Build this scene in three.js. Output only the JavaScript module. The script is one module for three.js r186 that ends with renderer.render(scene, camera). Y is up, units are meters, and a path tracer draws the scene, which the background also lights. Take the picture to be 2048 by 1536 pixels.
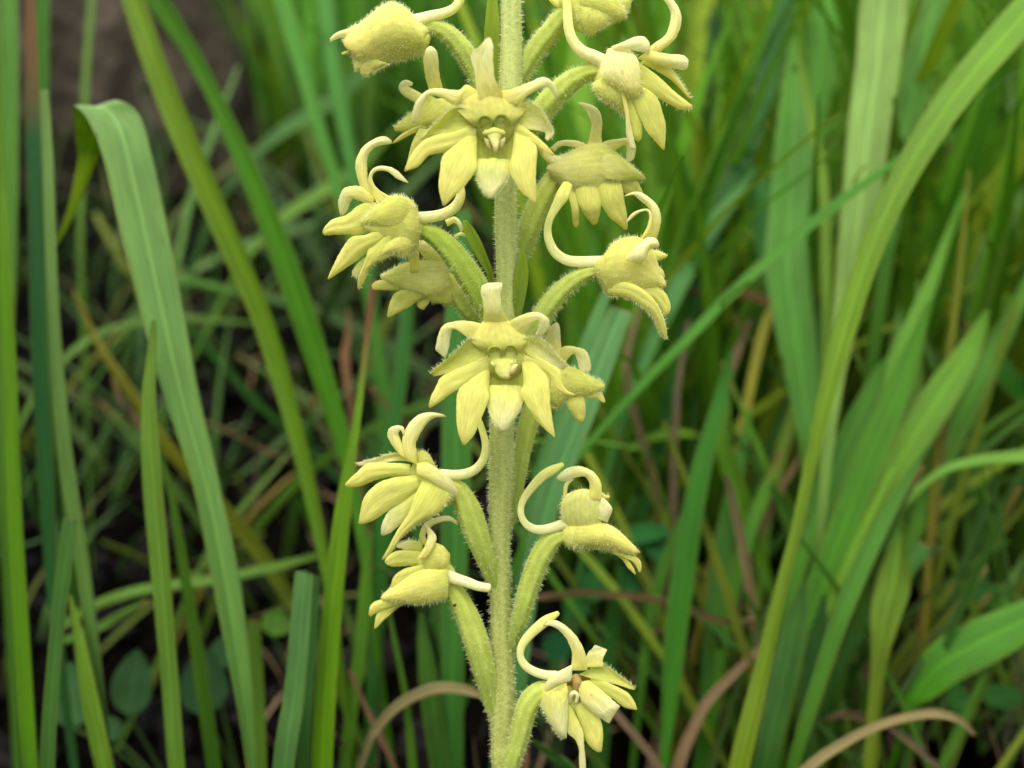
import * as THREE from 'three';
import { mergeGeometries } from 'three/addons/utils/BufferGeometryUtils.js';
import { ImprovedNoise } from 'three/addons/math/ImprovedNoise.js';

// ---------------------------------------------------------------- camera, sky, sun, exposure
const PITCH = 24 * Math.PI / 180, FOV = 42, EYE = 0.29, NEARD = 0.2;   // metres; the flower spike stands 20 cm from the lens
const camera = new THREE.PerspectiveCamera(FOV, 4 / 3, 0.01, 60);
const CAM = new THREE.Vector3(0, EYE, 0.2);
const FWD = new THREE.Vector3(0, -Math.sin(PITCH), -Math.cos(PITCH));
const UPV = new THREE.Vector3(0, Math.cos(PITCH), -Math.sin(PITCH));
const RGT = new THREE.Vector3(1, 0, 0);
camera.position.copy(CAM);
camera.lookAt(CAM.clone().add(FWD));
camera.focus = 0.194;
camera.userData.fStop = 9;
const scene = new THREE.Scene();
{ // overcast sky: bright near the zenith, dimmer towards the horizon, soft cloud structure
  const W = 256, H = 128, data = new Float32Array(W * H * 4), nz = new ImprovedNoise();
  for (let j = 0; j < H; j++) for (let i = 0; i < W; i++) {
    const el = ((j + .5) / H - .5) * Math.PI, az = (i + .5) / W * 2 * Math.PI;
    const s = Math.sin(el), x = Math.cos(el) * Math.cos(az), z = Math.cos(el) * Math.sin(az);
    const up = Math.max(s, 0);
    let v = 0.30 + 1.15 * up;
    v *= 1 + 0.22 * nz.noise(x * 2.2 + 5, s * 4, z * 2.2) + 0.10 * nz.noise(x * 6, s * 9 + 3, z * 6);
    const o = (j * W + i) * 4;
    const lo = s < 0 ? 0.12 : 1;
    data[o] = v * 0.98 * lo; data[o + 1] = v * 1.0 * lo; data[o + 2] = v * 1.02 * lo; data[o + 3] = 1;
  }
  const sky = new THREE.DataTexture(data, W, H, THREE.RGBAFormat, THREE.FloatType);
  sky.mapping = THREE.EquirectangularReflectionMapping;
  sky.magFilter = sky.minFilter = THREE.LinearFilter; sky.wrapS = THREE.RepeatWrapping; sky.needsUpdate = true;
  scene.background = sky; scene.environment = sky;
}
const sun = new THREE.DirectionalLight(0xfff3df, 1.5);
sun.position.set(-0.5, 3.0, 0.6); sun.target.position.set(0, 0.1, 0);
sun.castShadow = true; sun.shadow.radius = 60; sun.shadow.mapSize.set(2048, 2048);
Object.assign(sun.shadow.camera, { left: -2, right: 2, top: 2, bottom: -2, near: 0.5, far: 8 });
scene.add(sun, sun.target);
const renderer = new THREE.WebGLRenderer({ antialias: true });
renderer.setSize(1024, 768);
renderer.toneMapping = THREE.LinearToneMapping;
renderer.toneMappingExposure = 2.3;
renderer.shadowMap.enabled = true;

// ---------------------------------------------------------------- helpers
function rng(seed) { let a = seed >>> 0; return () => { a = a + 0x6D2B79F5 | 0; let t = Math.imul(a ^ a >>> 15, 1 | a); t = t + Math.imul(t ^ t >>> 7, 61 | t) ^ t; return ((t ^ t >>> 14) >>> 0) / 4294967296; }; }
const R = rng(7), nz = new ImprovedNoise();
const V = (x, y, z) => new THREE.Vector3(x, y, z);
const lerp = (a, b, t) => a + (b - a) * t, clamp = (x, a, b) => Math.min(b, Math.max(a, x));
// a sighting (x, y of the 2048 x 1536 photograph) at a distance d along the view becomes a place in the meadow
function place(x, y, d) {
  const k = 1e-4 * d / NEARD;
  return CAM.clone().addScaledVector(FWD, d).addScaledVector(RGT, (x - 1024) * k).addScaledVector(UPV, (768 - y) * k);
}
const taken = {};
function numbered(n) { const k = taken[n] = (taken[n] ?? -1) + 1; return k ? n + '_' + String(k).padStart(3, '0') : n; }
function tag(o, label, category, group, kind) {
  if (label) o.userData.label = label;
  if (category) o.userData.category = category;
  if (group) o.userData.group = group;
  if (kind) o.userData.kind = kind;
  return o;
}
function mesh(name, geo, mat, parent) {
  const m = new THREE.Mesh(geo, mat); m.name = parent === scene ? numbered(name) : name; m.castShadow = m.receiveShadow = true; parent.add(m); return m;
}
const lin = (r, g, b, k = 1) => { const c = new THREE.Color().setRGB(r / 255, g / 255, b / 255, THREE.SRGBColorSpace); return [c.r * k, c.g * k, c.b * k]; };
const sat = (c, k) => { const l = .3 * c[0] + .6 * c[1] + .1 * c[2]; return c.map(x => Math.max(.002, l + (x - l) * k)); };
const mixc = (a, b, t) => [lerp(a[0], b[0], t), lerp(a[1], b[1], t), lerp(a[2], b[2], t)];

function geom(pos, col, uv, idx) {
  const g = new THREE.BufferGeometry();
  g.setAttribute('position', new THREE.Float32BufferAttribute(pos, 3));
  if (col) g.setAttribute('color', new THREE.Float32BufferAttribute(col, 3));
  if (uv) g.setAttribute('uv', new THREE.Float32BufferAttribute(uv, 2));
  g.setIndex(idx); g.computeVertexNormals(); return g;
}
const curve = pts => new THREE.CatmullRomCurve3(pts, false, 'catmullrom', 0.5);
/* a living sheet between two edges: bulged across, thin towards its rim, closed on both sides.
   o: nu, nv, bulge (m), fold (m, a crease along the middle), thick (m), ruffle (m), ridges {n, a}, color(u,v,side) , profile(v) */
function sheet(Lp, Rp, o, origin) {
  const nu = o.nu ?? 10, nv = o.nv ?? 28, n = Lp.length;
  const cl = curve(Lp), cr = curve(Rp), P = [], H = [], rnd = o.seed ?? 1;
  let sgn = 0, pn = null;
  const rows = [];
  for (let j = 0; j <= nv; j++) {
    const t = j / nv, a = cl.getPoint(t), b = cr.getPoint(t);
    rows.push([a, b]);
  }
  for (let j = 0; j <= nv; j++) {
    const [a, b] = rows[j], c = a.clone().add(b).multiplyScalar(.5), h = b.clone().sub(a).multiplyScalar(.5);
    const A = rows[Math.max(0, j - 1)], B = rows[Math.min(nv, j + 1)];
    const t = B[0].clone().add(B[1]).sub(A[0]).sub(A[1]);
    let nn = h.clone().cross(t);
    if (nn.lengthSq() < 1e-20 && pn) nn = pn.clone(); nn.normalize();
    if (!pn) { sgn = nn.dot(CAM.clone().sub(c)) >= 0 ? 1 : -1; nn.multiplyScalar(sgn); }
    else { nn.multiplyScalar(sgn); if (nn.dot(pn) < -0.2 && o.keep !== false) { nn.multiplyScalar(-1); sgn = -sgn; } }
    pn = nn.clone();
    const hl = h.length(), v = j / nv, row = [];
    const pr = o.profile ? o.profile(v) : Math.min(1, Math.sin(Math.PI * clamp(v * .9 + .08, 0, 1)) * 1.3);
    for (let i = 0; i <= nu; i++) {
      const u = i / nu * 2 - 1;
      let k = 1;
      if (o.ruffle && Math.abs(u) === 1) k = 1 + (o.ruffle / Math.max(hl, 1e-5)) * (nz.noise(v * 34 + rnd, u * 3 + rnd * 7, rnd) + .6 * nz.noise(v * 80, u * 5, rnd * 3)) * Math.min(1, v * 6);
      const p = c.clone().addScaledVector(h, u * k);
      let off = (o.bulge ?? 0) * (1 - u * u) * pr;
      if (o.groove) off -= o.groove * Math.exp(-u * u * 14) * Math.sin(Math.PI * clamp(v * 1.05, 0, 1));
      if (o.fold) off += -o.fold * (1 - Math.abs(u)) * pr;
      if (o.ridges) off += o.ridges.a * Math.pow(Math.abs(Math.cos(u * Math.PI * o.ridges.n / 2)), 1.5) * (1 - u * u) * (1 - v * .7);
      if (o.wave) off += o.wave * u * nz.noise(v * 3 + rnd, u * 1.3 + rnd, rnd * 2.3);
      p.addScaledVector(nn, off);
      row.push(p);
    }
    P.push(row); H.push(nn);
  }
  const th = (o.thick ?? 0.0004) / 2, N = [];
  for (let j = 0; j <= nv; j++) { N.push([]); for (let i = 0; i <= nu; i++) {
    const du = P[j][Math.min(nu, i + 1)].clone().sub(P[j][Math.max(0, i - 1)]), dv = P[Math.min(nv, j + 1)][i].clone().sub(P[Math.max(0, j - 1)][i]);
    let q = du.cross(dv); if (q.lengthSq() < 1e-22) q = H[j].clone(); q.normalize(); if (q.dot(H[j]) < 0) q.multiplyScalar(-1); N[j].push(q);
  } }
  const pos = [], col = [], uv = [], idx = [], add = (p) => pos.push(p.x - origin.x, p.y - origin.y, p.z - origin.z);
  for (const s of [1, -1]) {
    const base = pos.length / 3;
    for (let j = 0; j <= nv; j++) for (let i = 0; i <= nu; i++) {
      const u = i / nu * 2 - 1, v = j / nv, f = Math.sqrt(Math.max(0, 1 - Math.pow(u, 4))) * Math.sqrt(clamp((1 - v) * 12, 0, 1)) * (o.openBase ? 1 : clamp(v * 30, 0, 1));
      add(P[j][i].clone().addScaledVector(N[j][i], s * th * f));
      const c = o.color(u, v, s); col.push(c[0], c[1], c[2]); uv.push(i / nu, v * (o.vrep ?? 1));
    }
    const flip = (sgn > 0) === (s > 0);
    for (let j = 0; j < nv; j++) for (let i = 0; i < nu; i++) {
      const a = base + j * (nu + 1) + i, b = a + 1, c = a + nu + 1, d = c + 1;
      // orientation from the first cell's real normal
      if (sheetFlip(P, N, j, i) === (s > 0)) idx.push(a, b, d, a, d, c); else idx.push(a, d, b, a, c, d);
    }
  }
  const g = geom(pos, col, uv, idx); g.userData.P = P; g.userData.N = N; return g;
}
function sheetFlip(P, N, j, i) {
  const q = P[j][i + 1].clone().sub(P[j][i]).cross(P[j + 1][i + 1].clone().sub(P[j][i]));
  return q.dot(N[j][i]) >= 0;
}
/* a fleshy round body along a path: pts Vector3, radii in metres */
function tube(pts, radii, o, origin) {
  const nv = o.nv ?? 40, nu = o.nu ?? 18, cv = curve(pts), rc = curve(radii.map((r, i) => V(r, i, 0)));
  const pos = [], col = [], uv = [], idx = [], P = [], N = [], flat = o.flat ?? 1;
  const toCam = FWD.clone().multiplyScalar(-1);
  const st = []; // stations: t, scale, push
  const cap = o.cap ?? 1;
  if (cap) for (const a of [0.05, .35, .65, .88]) st.push([0, Math.sin(a * Math.PI / 2), -Math.cos(a * Math.PI / 2) * (o.capLen ?? .6)]);
  for (let j = 0; j <= nv; j++) st.push([j / nv, 1, 0]);
  if (cap) for (const a of [.88, .65, .35, 0.05]) st.push([1, Math.sin(a * Math.PI / 2), Math.cos(a * Math.PI / 2) * (o.capLen ?? .6)]);
  st.forEach(([t, s, push], j) => {
    const c = cv.getPoint(t), tan = cv.getTangent(t).normalize(), r = Math.max(1e-5, rc.getPoint(t).x);
    c.addScaledVector(tan, push * r);
    let zdir = toCam.clone().addScaledVector(tan, -toCam.dot(tan)); if (zdir.lengthSq() < 1e-3) zdir = UPV.clone().addScaledVector(tan, -UPV.dot(tan)); zdir.normalize();
    const xdir = tan.clone().cross(zdir).normalize(); P.push([]); N.push([]);
    for (let i = 0; i <= nu; i++) {
      const a = i / nu * 2 * Math.PI, rib = 1 + (o.rib ?? 0) * Math.cos(a * 6 + t * (o.twist ?? 2)) + (o.lump ?? 0) * nz.noise(Math.cos(a) * 1.5 + t * 9, Math.sin(a) * 1.5, t * 7 + (o.seed ?? 0));
      const nrm = xdir.clone().multiplyScalar(Math.cos(a)).addScaledVector(zdir, Math.sin(a) * flat);
      const p = c.clone().addScaledVector(nrm, r * s * rib);
      P[j].push(p); N[j].push(xdir.clone().multiplyScalar(Math.cos(a)).addScaledVector(zdir, Math.sin(a)).addScaledVector(tan, push * .8).normalize());
      pos.push(p.x - origin.x, p.y - origin.y, p.z - origin.z);
      const k = o.color(a, t); col.push(k[0], k[1], k[2]); uv.push(i / nu, t * (o.vrep ?? 1));
    }
  });
  const m = st.length;
  for (let j = 0; j < m - 1; j++) for (let i = 0; i < nu; i++) { const a = j * (nu + 1) + i, b = a + 1, c = a + nu + 1, d = c + 1; idx.push(a, b, d, a, d, c); }
  const g = geom(pos, col, uv, idx); g.userData.P = P; g.userData.N = N; return g;
}
/* soft hairs standing on a surface kept by sheet() or tube() */
function hairs(list, g, count, len, o = {}) {
  const { P, N } = g.userData, m = P.length - 1, n = P[0].length - 1;
  const cum = []; let sum = 0;
  for (let j = 0; j < m; j++) for (let i = 0; i < n; i++) { sum += P[j][i].distanceTo(P[j + 1][i]) * P[j][i].distanceTo(P[j][i + 1]); cum.push(sum); }
  for (let k = 0; k < count; k++) {
    const x = R() * sum; let lo = 0, hi = cum.length - 1; while (lo < hi) { const mid = (lo + hi) >> 1; if (cum[mid] < x) lo = mid + 1; else hi = mid; }
    const j = Math.floor(lo / n), i = lo % n, fu = R(), fv = R(), u = (i + fu) / n, v = (j + fv) / m;
    if (o.where && !o.where(u * 2 - 1, v)) continue;
    const p = P[j][i].clone().lerp(P[j][i + 1], fu).lerp(P[j + 1][i].clone().lerp(P[j + 1][i + 1], fu), fv);
    const d = N[j][i].clone().multiplyScalar(o.side ?? 1);
    d.add(V(R() - .5, R() - .5, R() - .5).multiplyScalar(o.mess ?? 0.6)); if (o.droop) d.addScaledVector(UPV, o.droop); d.normalize();
    list.push([p, d, len * (0.55 + R() * .75)]);
  }
}
function edgeHairs(list, g, count, len, u01, v0 = 0, v1 = 1) {
  const { P, N } = g.userData, m = P.length - 1, n = P[0].length - 1, i = u01 ? n : 0;
  for (let k = 0; k < count; k++) {
    const f = (v0 + (v1 - v0) * R()) * m, j = Math.min(m - 1, Math.floor(f)), p = P[j][i].clone().lerp(P[j + 1][i], f - j);
    const d = P[j][i].clone().sub(P[j][n >> 1]).normalize().add(V(R() - .5, R() - .5, R() - .5).multiplyScalar(1)).addScaledVector(N[j][i], (R() - .5) * 1.2).normalize();
    list.push([p, d, len * (0.5 + R() * .8)]);
  }
}
function hairMesh(list, mat, parent, origin) {
  const pos = [], idx = [], rad = 3.3e-5;
  for (const [p, d, l] of list) {
    const a = V(d.y, d.z, d.x).cross(d).normalize(), b = d.clone().cross(a), base = pos.length / 3;
    const bend = V(R() - .5, R() - .7, R() - .5).multiplyScalar(l * .35);
    for (const [s, rr] of [[0, 1], [.55, .75]]) for (let k = 0; k < 3; k++) {
      const an = k * 2.0944, q = p.clone().addScaledVector(d, l * s).addScaledVector(bend, s * s).addScaledVector(a, Math.cos(an) * rad * rr).addScaledVector(b, Math.sin(an) * rad * rr);
      pos.push(q.x - origin.x, q.y - origin.y, q.z - origin.z);
    }
    const q = p.clone().addScaledVector(d, l).add(bend); pos.push(q.x - origin.x, q.y - origin.y, q.z - origin.z);
    for (let k = 0; k < 3; k++) { const k2 = (k + 1) % 3; idx.push(base + k, base + k2, base + 3 + k2, base + k, base + 3 + k2, base + 3 + k, base + 3 + k, base + 3 + k2, base + 6); }
  }
  return tag(mesh('hair', geom(pos, null, null, idx), mat, parent), null, null, null, 'stuff');
}

// ---------------------------------------------------------------- materials
function dataTex(w, h, fn, srgb) {
  const d = new Uint8Array(w * h * 4);
  for (let j = 0; j < h; j++) for (let i = 0; i < w; i++) { const c = fn(i / w, j / h), o = (j * w + i) * 4; d[o] = clamp(c[0], 0, 1) * 255; d[o + 1] = clamp(c[1], 0, 1) * 255; d[o + 2] = clamp(c[2], 0, 1) * 255; d[o + 3] = 255; }
  const t = new THREE.DataTexture(d, w, h); t.wrapS = t.wrapT = THREE.RepeatWrapping; t.magFilter = THREE.LinearFilter; t.minFilter = THREE.LinearMipmapLinearFilter; t.generateMipmaps = true;
  if (srgb) t.colorSpace = THREE.SRGBColorSpace; t.needsUpdate = true; return t;
}
const per = (x, y, s, k) => nz.noise(Math.cos(x * 6.2832) * s + k, Math.sin(x * 6.2832) * s + 3.1, y);
const veinBump = dataTex(256, 256, (u, v) => { const a = .5 + .05 * Math.sin(u * 6.2832 * 6 + 2.2 * nz.noise(u * 4, v * 3, 1)) + .14 * nz.noise(u * 9, v * 5, 4) + .16 * nz.noise(u * 40, v * 40, 9); return [a, a, a]; });
const petalMap = dataTex(256, 256, (u, v) => {
  const e = 0.94 + 0.014 * Math.sin(u * 6.2832 * 8 + 2 * nz.noise(u * 3, v * 2, 6)) + .025 * nz.noise(u * 22, v * 5, 2) + .05 * nz.noise(u * 70, v * 70, 5) + .05 * nz.noise(u * 8, v * 8, 15);
  return [e, e * (1 + .02 * nz.noise(u * 6, v * 6, 8)), e * (.94 + .10 * nz.noise(u * 12, v * 9, 3))]; }, true);
const bladeMap = dataTex(256, 512, (u, v) => {
  const s = .86 + .08 * Math.sin(u * 6.2832 * 11) + .10 * nz.noise(u * 50, v * 1.5, 2) + .07 * nz.noise(u * 9, v * 10, 7) + (Math.abs(u - .5) < .04 ? .22 : 0);
  const sp = nz.noise(u * 26, v * 30, 31) > .56 ? .72 : 1;
  return [s * (1.0 + .06 * nz.noise(u * 5, v * 4, 12)) * (sp < 1 ? .98 : 1), s * sp, s * (.95 + .05 * nz.noise(u * 5, v * 5, 21)) * sp]; }, true);
const bladeBump = dataTex(256, 64, (u, v) => { const a = .5 + .35 * Math.sin(u * 6.2832 * 15) + .2 * nz.noise(u * 70, v * 6, 4); return [a, a, a]; });
const soilMap = dataTex(512, 512, (u, v) => {
  const n = .5 + .45 * per(u, v * 6, 3, 1) + .35 * nz.noise(u * 40, v * 40, 2) + .35 * nz.noise(u * 120, v * 120, 5);
  const b = clamp(n, .15, 1.2) * .30; return [b * 1.08, b, b * .9]; }, true);
const soilBump = dataTex(512, 512, (u, v) => { const a = .5 + .4 * nz.noise(u * 18, v * 18, 2) + .3 * nz.noise(u * 60, v * 60, 3) + .2 * nz.noise(u * 140, v * 140, 6); return [a, a, a]; });
const stemMap = dataTex(128, 512, (u, v) => {
  const s = .92 + .02 * Math.sin(u * 6.2832 * 8) + .08 * nz.noise(u * 14, v * 50, 2) + .12 * nz.noise(u * 60, v * 200, 3), sp = nz.noise(u * 40, v * 170, 12) > .62 ? .32 : 1;
  return [s * sp * 1.02, s * sp, s * sp * .96]; }, true);

const mPetal = new THREE.MeshPhysicalMaterial({ color: 0xffffff, vertexColors: true, map: petalMap, roughness: .78, bumpMap: veinBump, bumpScale: 0.00004, transmission: .55, thickness: 0, specularIntensity: .35, side: THREE.DoubleSide });
const mFlesh = new THREE.MeshPhysicalMaterial({ color: 0xffffff, vertexColors: true, map: petalMap, roughness: .75, bumpMap: veinBump, bumpScale: 0.00003, transmission: .4, thickness: 0, specularIntensity: .35, side: THREE.DoubleSide });
const mStem = new THREE.MeshPhysicalMaterial({ color: 0xffffff, vertexColors: true, map: stemMap, roughness: .8, bumpMap: soilBump, bumpScale: 0.00008, specularIntensity: .4 });
const mHair = new THREE.MeshPhysicalMaterial({ color: new THREE.Color().setRGB(.92, .92, .62), roughness: .8, transmission: .5, thickness: 0, specularIntensity: .2 });
const mBlade = new THREE.MeshPhysicalMaterial({ color: 0xffffff, vertexColors: true, map: bladeMap, roughness: .55, bumpMap: bladeBump, bumpScale: 0.00005, transmission: .42, thickness: 0, specularIntensity: .3, side: THREE.DoubleSide });
const mDry = new THREE.MeshPhysicalMaterial({ color: 0xffffff, vertexColors: true, map: bladeMap, roughness: .85, bumpMap: bladeBump, bumpScale: 0.0001, transmission: .12, thickness: 0, side: THREE.DoubleSide });
const mLeaf = new THREE.MeshPhysicalMaterial({ color: 0xffffff, vertexColors: true, roughness: .8, specularIntensity: .15, bumpMap: veinBump, bumpScale: 0.0002, transmission: .35, thickness: 0, side: THREE.DoubleSide });

// ---------------------------------------------------------------- ground and boulder
{
  const S = 30, n = 220, pos = [], uv = [], idx = [];
  for (let j = 0; j <= n; j++) for (let i = 0; i <= n; i++) {
    const q = t => Math.sign(t) * Math.pow(Math.abs(t), 3) * S, x = q(i / n * 2 - 1), z = q(j / n * 2 - 1) - .35;
    const r = Math.hypot(x, z + .35);
    pos.push(x, (.012 * nz.noise(x * 6, z * 6, 1) + .006 * nz.noise(x * 22, z * 22, 2) + .003 * nz.noise(x * 70, z * 70, 3)) * clamp(1.6 - r * .05, .2, 1) - .008, z); uv.push(x * 2.5, z * 2.5);
  }
  for (let j = 0; j < n; j++) for (let i = 0; i < n; i++) { const a = j * (n + 1) + i, b = a + 1, c = a + n + 1, d = c + 1; idx.push(a, c, b, b, c, d); }
  const mSoil = new THREE.MeshPhysicalMaterial({ specularIntensity: .03, color: new THREE.Color().setRGB(.055, .048, .043), map: soilMap, roughness: .95, bumpMap: soilBump, bumpScale: .004 });
  tag(mesh('ground', geom(pos, null, uv, idx), mSoil, scene), 'bare black soil between the grass stems', 'ground', null, 'structure');
}
{
  const g = new THREE.IcosahedronGeometry(1, 24), p = g.attributes.position, v = V(0, 0, 0);
  for (let i = 0; i < p.count; i++) {
    v.fromBufferAttribute(p, i); const k = 1 + .25 * nz.noise(v.x * 1.4, v.y * 1.4, v.z * 1.4 + 4) + .10 * nz.noise(v.x * 4, v.y * 4, v.z * 4) + .04 * nz.noise(v.x * 11, v.y * 11, v.z * 11);
    v.multiplyScalar(k); p.setXYZ(i, v.x * .19, v.y * .34, v.z * .16);
  }
  g.computeVertexNormals();
  const mRock = new THREE.MeshPhysicalMaterial({ specularIntensity: .3, color: new THREE.Color().setRGB(.068, .053, .039), roughness: .9, bumpMap: soilBump, bumpScale: .006 });
  const b = mesh('boulder', g, mRock, scene); const q = place(190, 120, 1.3); b.position.set(q.x, .15, q.z);
  tag(b, 'dark grey brown boulder behind the grass at upper left', 'boulder');
}

// ---------------------------------------------------------------- grass blades seen one by one
const ext = (a, b, k) => [a[0] + (a[0] - b[0]) * k, a[1] + (a[1] - b[1]) * k, a[2] * .6];
/* pts: [x, y, width] from tip to base as sighted; d0 at tip, d1 at base; c0 tip colour, c1 base colour (sRGB as grown) */
let bladeN = 0;
function bladeGeo(pts, d0, d1, c0, c1, o = {}) {
  bladeN++;
  pts = pts.map(p => [...p]);
  const A = pts[0], B = pts[1];
  if (A[1] <= 6 || A[0] > 2040 || A[0] < 4) { const L = Math.hypot(A[0] - B[0], A[1] - B[1]), k = 220 / L; pts.unshift(ext(A, B, k)); pts.unshift([A[0] + (A[0] - B[0]) * k * 2, A[1] + (A[1] - B[1]) * k * 2, 4]); }
  let len = [0]; for (let i = 1; i < pts.length; i++) len.push(len[i - 1] + Math.hypot(pts[i][0] - pts[i - 1][0], pts[i][1] - pts[i - 1][1]));
  const tot = len[len.length - 1], dep = i => lerp(d0, d1, len[i] / tot) + (o.bow ?? 0) * Math.sin(Math.PI * len[i] / tot);
  const L = [], Rr = [], tilt = o.tilt ?? .5;
  let c = pts.map((p, i) => place(p[0], p[1], dep(i)));
  pts.forEach((p, i) => {
    const a = pts[Math.max(0, i - 1)], b = pts[Math.min(pts.length - 1, i + 1)];
    let tx = b[0] - a[0], ty = b[1] - a[1]; const l = Math.hypot(tx, ty) || 1; tx /= l; ty /= l;
    const d = dep(i), k = 1e-4 * d / NEARD, w = p[2] / 2 * k;
    const h = RGT.clone().multiplyScalar(-ty * w).addScaledVector(UPV, -tx * w).addScaledVector(FWD, w * tilt);
    L.push(c[i].clone().sub(h)); Rr.push(c[i].clone().add(h));
  });
  // carry the blade down to the soil
  if (!o.loose) {
    const n = c.length, e = c[n - 1], dir = e.clone().sub(c[n - 2]).normalize(), hw = Rr[n - 1].clone().sub(L[n - 1]).multiplyScalar(.5);
    if (e.y > 0.012) {
      const steps = 3, dn = V(dir.x * .6, Math.min(dir.y, -.55), dir.z * .6).normalize(), run = (e.y + .012) / -dn.y;
      for (let s = 1; s <= steps; s++) { const p = e.clone().addScaledVector(dn, run * s / steps), f = 1 - .45 * s / steps; L.push(p.clone().addScaledVector(hw, -f)); Rr.push(p.clone().addScaledVector(hw, f)); }
    }
  }
  const k0 = sat(lin(...c0, o.k ?? .9), o.dry ? 1 : 1.1), k1 = sat(lin(...c1, o.k ?? .84), o.dry ? 1 : 1.1), tipc = o.tip ? lin(...o.tip, .8) : bladeN % 3 === 0 && !o.dry && Math.max(...pts.map(p => p[2])) < 34 ? lin(160, 132, 74, .8) : null, seed = bladeN * 1.7;
  if (!o.dry) for (const q of [k0, k1]) { q[0] *= 1.14; q[2] *= .82; }
  if (o.dry) for (const q of [k0, k1]) { q[1] *= 1.07; q[2] *= .8; }
  const color = (u, v, s) => {
    let q = mixc(k0, k1, v); const m = 1 + .22 * nz.noise(v * 5 + seed, u * 1.2, seed) + .1 * nz.noise(v * 17, u * 4, seed * 2);
    if (tipc && v < (o.tipLen ?? .1)) q = mixc(tipc, q, Math.pow(v / (o.tipLen ?? .1), o.tip ? 3 : 1.2));
    if (Math.abs(u) > .86) q = mixc(q, lin(150, 130, 50, .6), .28);
    if (s < 0 && o.under) q = lin(...o.under, .8);
    return [q[0] * m, q[1] * m, q[2] * m];
  };
  const len3 = curve(c).getLength();
  return sheet(L, Rr, { nu: 8, nv: Math.max(24, Math.min(70, pts.length * 7)), fold: o.fold ?? .0009 * (pts[1][2] / 40), thick: .0005, wave: .0012, seed, color, keep: true, vrep: Math.max(1, len3 / .12), openBase: true, profile: () => 1 }, V(0, 0, 0));
}
function blade(label, pts, d0, d1, c0, c1, o = {}) {
  const g = bladeGeo(pts, d0, d1, c0, c1, o); g.computeBoundingBox();
  const bb = g.boundingBox, base = V((bb.min.x + bb.max.x) / 2, Math.max(0, bb.min.y), (bb.min.z + bb.max.z) / 2); g.translate(-base.x, -base.y, -base.z);
  const m = mesh(o.name ?? 'grass_shoot', g, o.dry ? mDry : mBlade, scene); m.position.copy(base);
  return tag(m, label, o.cat ?? 'grass blade', o.group ?? 'grass blades around the orchid');
}

// colours as grown
const GLAUC = [150, 188, 125], GREEN = [98, 158, 58], DEEP = [62, 128, 52], LIME = [128, 172, 62], BLUE = [96, 158, 108], PALE = [160, 204, 128], BROWN = [152, 128, 90], STRAW = [170, 150, 96], OLIVE = [112, 140, 52], FOREST = [44, 104, 50];

{ // the broad blade that folds over at its top
  const q = (a, ds) => { const n = a.length / 2; return Array.from({ length: n }, (_, i) => place(a[2 * i], a[2 * i + 1], ds[i])); };
  const D = [.268, .268, .268, .268, .268, .268, .268, .268, .269, .271, .278, .288, .295, .300, .302];
  const L = [505, 1640, 495, 1536, 465, 1368, 425, 1168, 385, 968, 320, 768, 250, 500, 205, 310, 176, 240, 150, 212, 146, 224, 150, 275, 155, 325, 133, 425, 105, 490];
  const Rr = [530, 1640, 515, 1536, 505, 1368, 482, 1168, 440, 968, 395, 768, 345, 500, 304, 310, 278, 228, 240, 201, 226, 212, 215, 268, 192, 325, 152, 425, 116, 490];
  const l = q(L, D), r = q(Rr, D.map((d, i) => d + (i < 9 ? .004 : .002)));
  l.unshift(l[0].clone().add(V(.004, -.14, .03))); r.unshift(r[0].clone().add(V(.002, -.14, .03)));
  const up = lin(136, 184, 98, .8), lo = lin(108, 164, 66, .8), un = lin(186, 220, 50, 1), tipb = lin(170, 206, 150, .8);
  const g = sheet(l, r, { nu: 12, nv: 90, fold: .0012, thick: .0006, seed: 3.3, vrep: 3, openBase: true, profile: v => v < .8 ? 1 : Math.max(0, (.86 - v) / .06), ruffle: .0001,
    color: (u, v, s) => { let c = mixc(lo, up, clamp(v * 2, 0, 1)); if (v > .66 && v < .8) c = mixc(c, tipb, Math.sin((v - .66) / .14 * Math.PI) * .5); if (s < 0 || v > .85) c = un; const m = 1 + .16 * nz.noise(v * 7, u, 3) + .06 * nz.noise(v * 30, u * 6, 8); if (Math.abs(u) > .9) c = mixc(c, lin(150, 140, 50, .6), .4); return [c[0] * m, c[1] * m, c[2] * m]; } }, V(0, 0, 0));
  g.computeBoundingBox(); const bb = g.boundingBox, b = V((bb.min.x + bb.max.x) / 2, Math.max(0, bb.min.y), (bb.min.z + bb.max.z) / 2); g.translate(-b.x, -b.y, -b.z);
  const m = mesh('grass_shoot', g, mBlade, scene); m.position.copy(b);
  tag(m, 'broad pale green grass blade folded sharply over at its top, left of the orchid', 'grass blade', 'grass blades around the orchid');
}
// left of the orchid
blade('tall pointed mid green blade just left of the broad folded blade', [[306, 640, 8], [302, 720, 20], [298, 800, 30], [305, 950, 44], [322, 1150, 46], [338, 1350, 44], [352, 1536, 42]], .262, .262, [118, 160, 72], [98, 148, 66], { tilt: .3 });
blade('light green channelled blade with pale edge, third from the left margin', [[88, 180, 14], [95, 330, 26], [105, 600, 34], [125, 850, 40], [145, 1000, 42], [165, 1118, 40], [185, 1268, 38], [216, 1536, 36]], .275, .285, [128, 172, 110], [110, 160, 82], { tilt: .7 });
blade('dark blue green blade with a long dead brown tip, upper left', [[60, -20, 16], [62, 110, 30], [64, 220, 38], [67, 300, 40], [73, 450, 42], [77, 620, 44], [87, 850, 46], [100, 1080, 40], [118, 1300, 34]], .30, .31, [42, 98, 62], [52, 108, 56], { tip: [150, 98, 62], tipLen: .36 });
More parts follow.
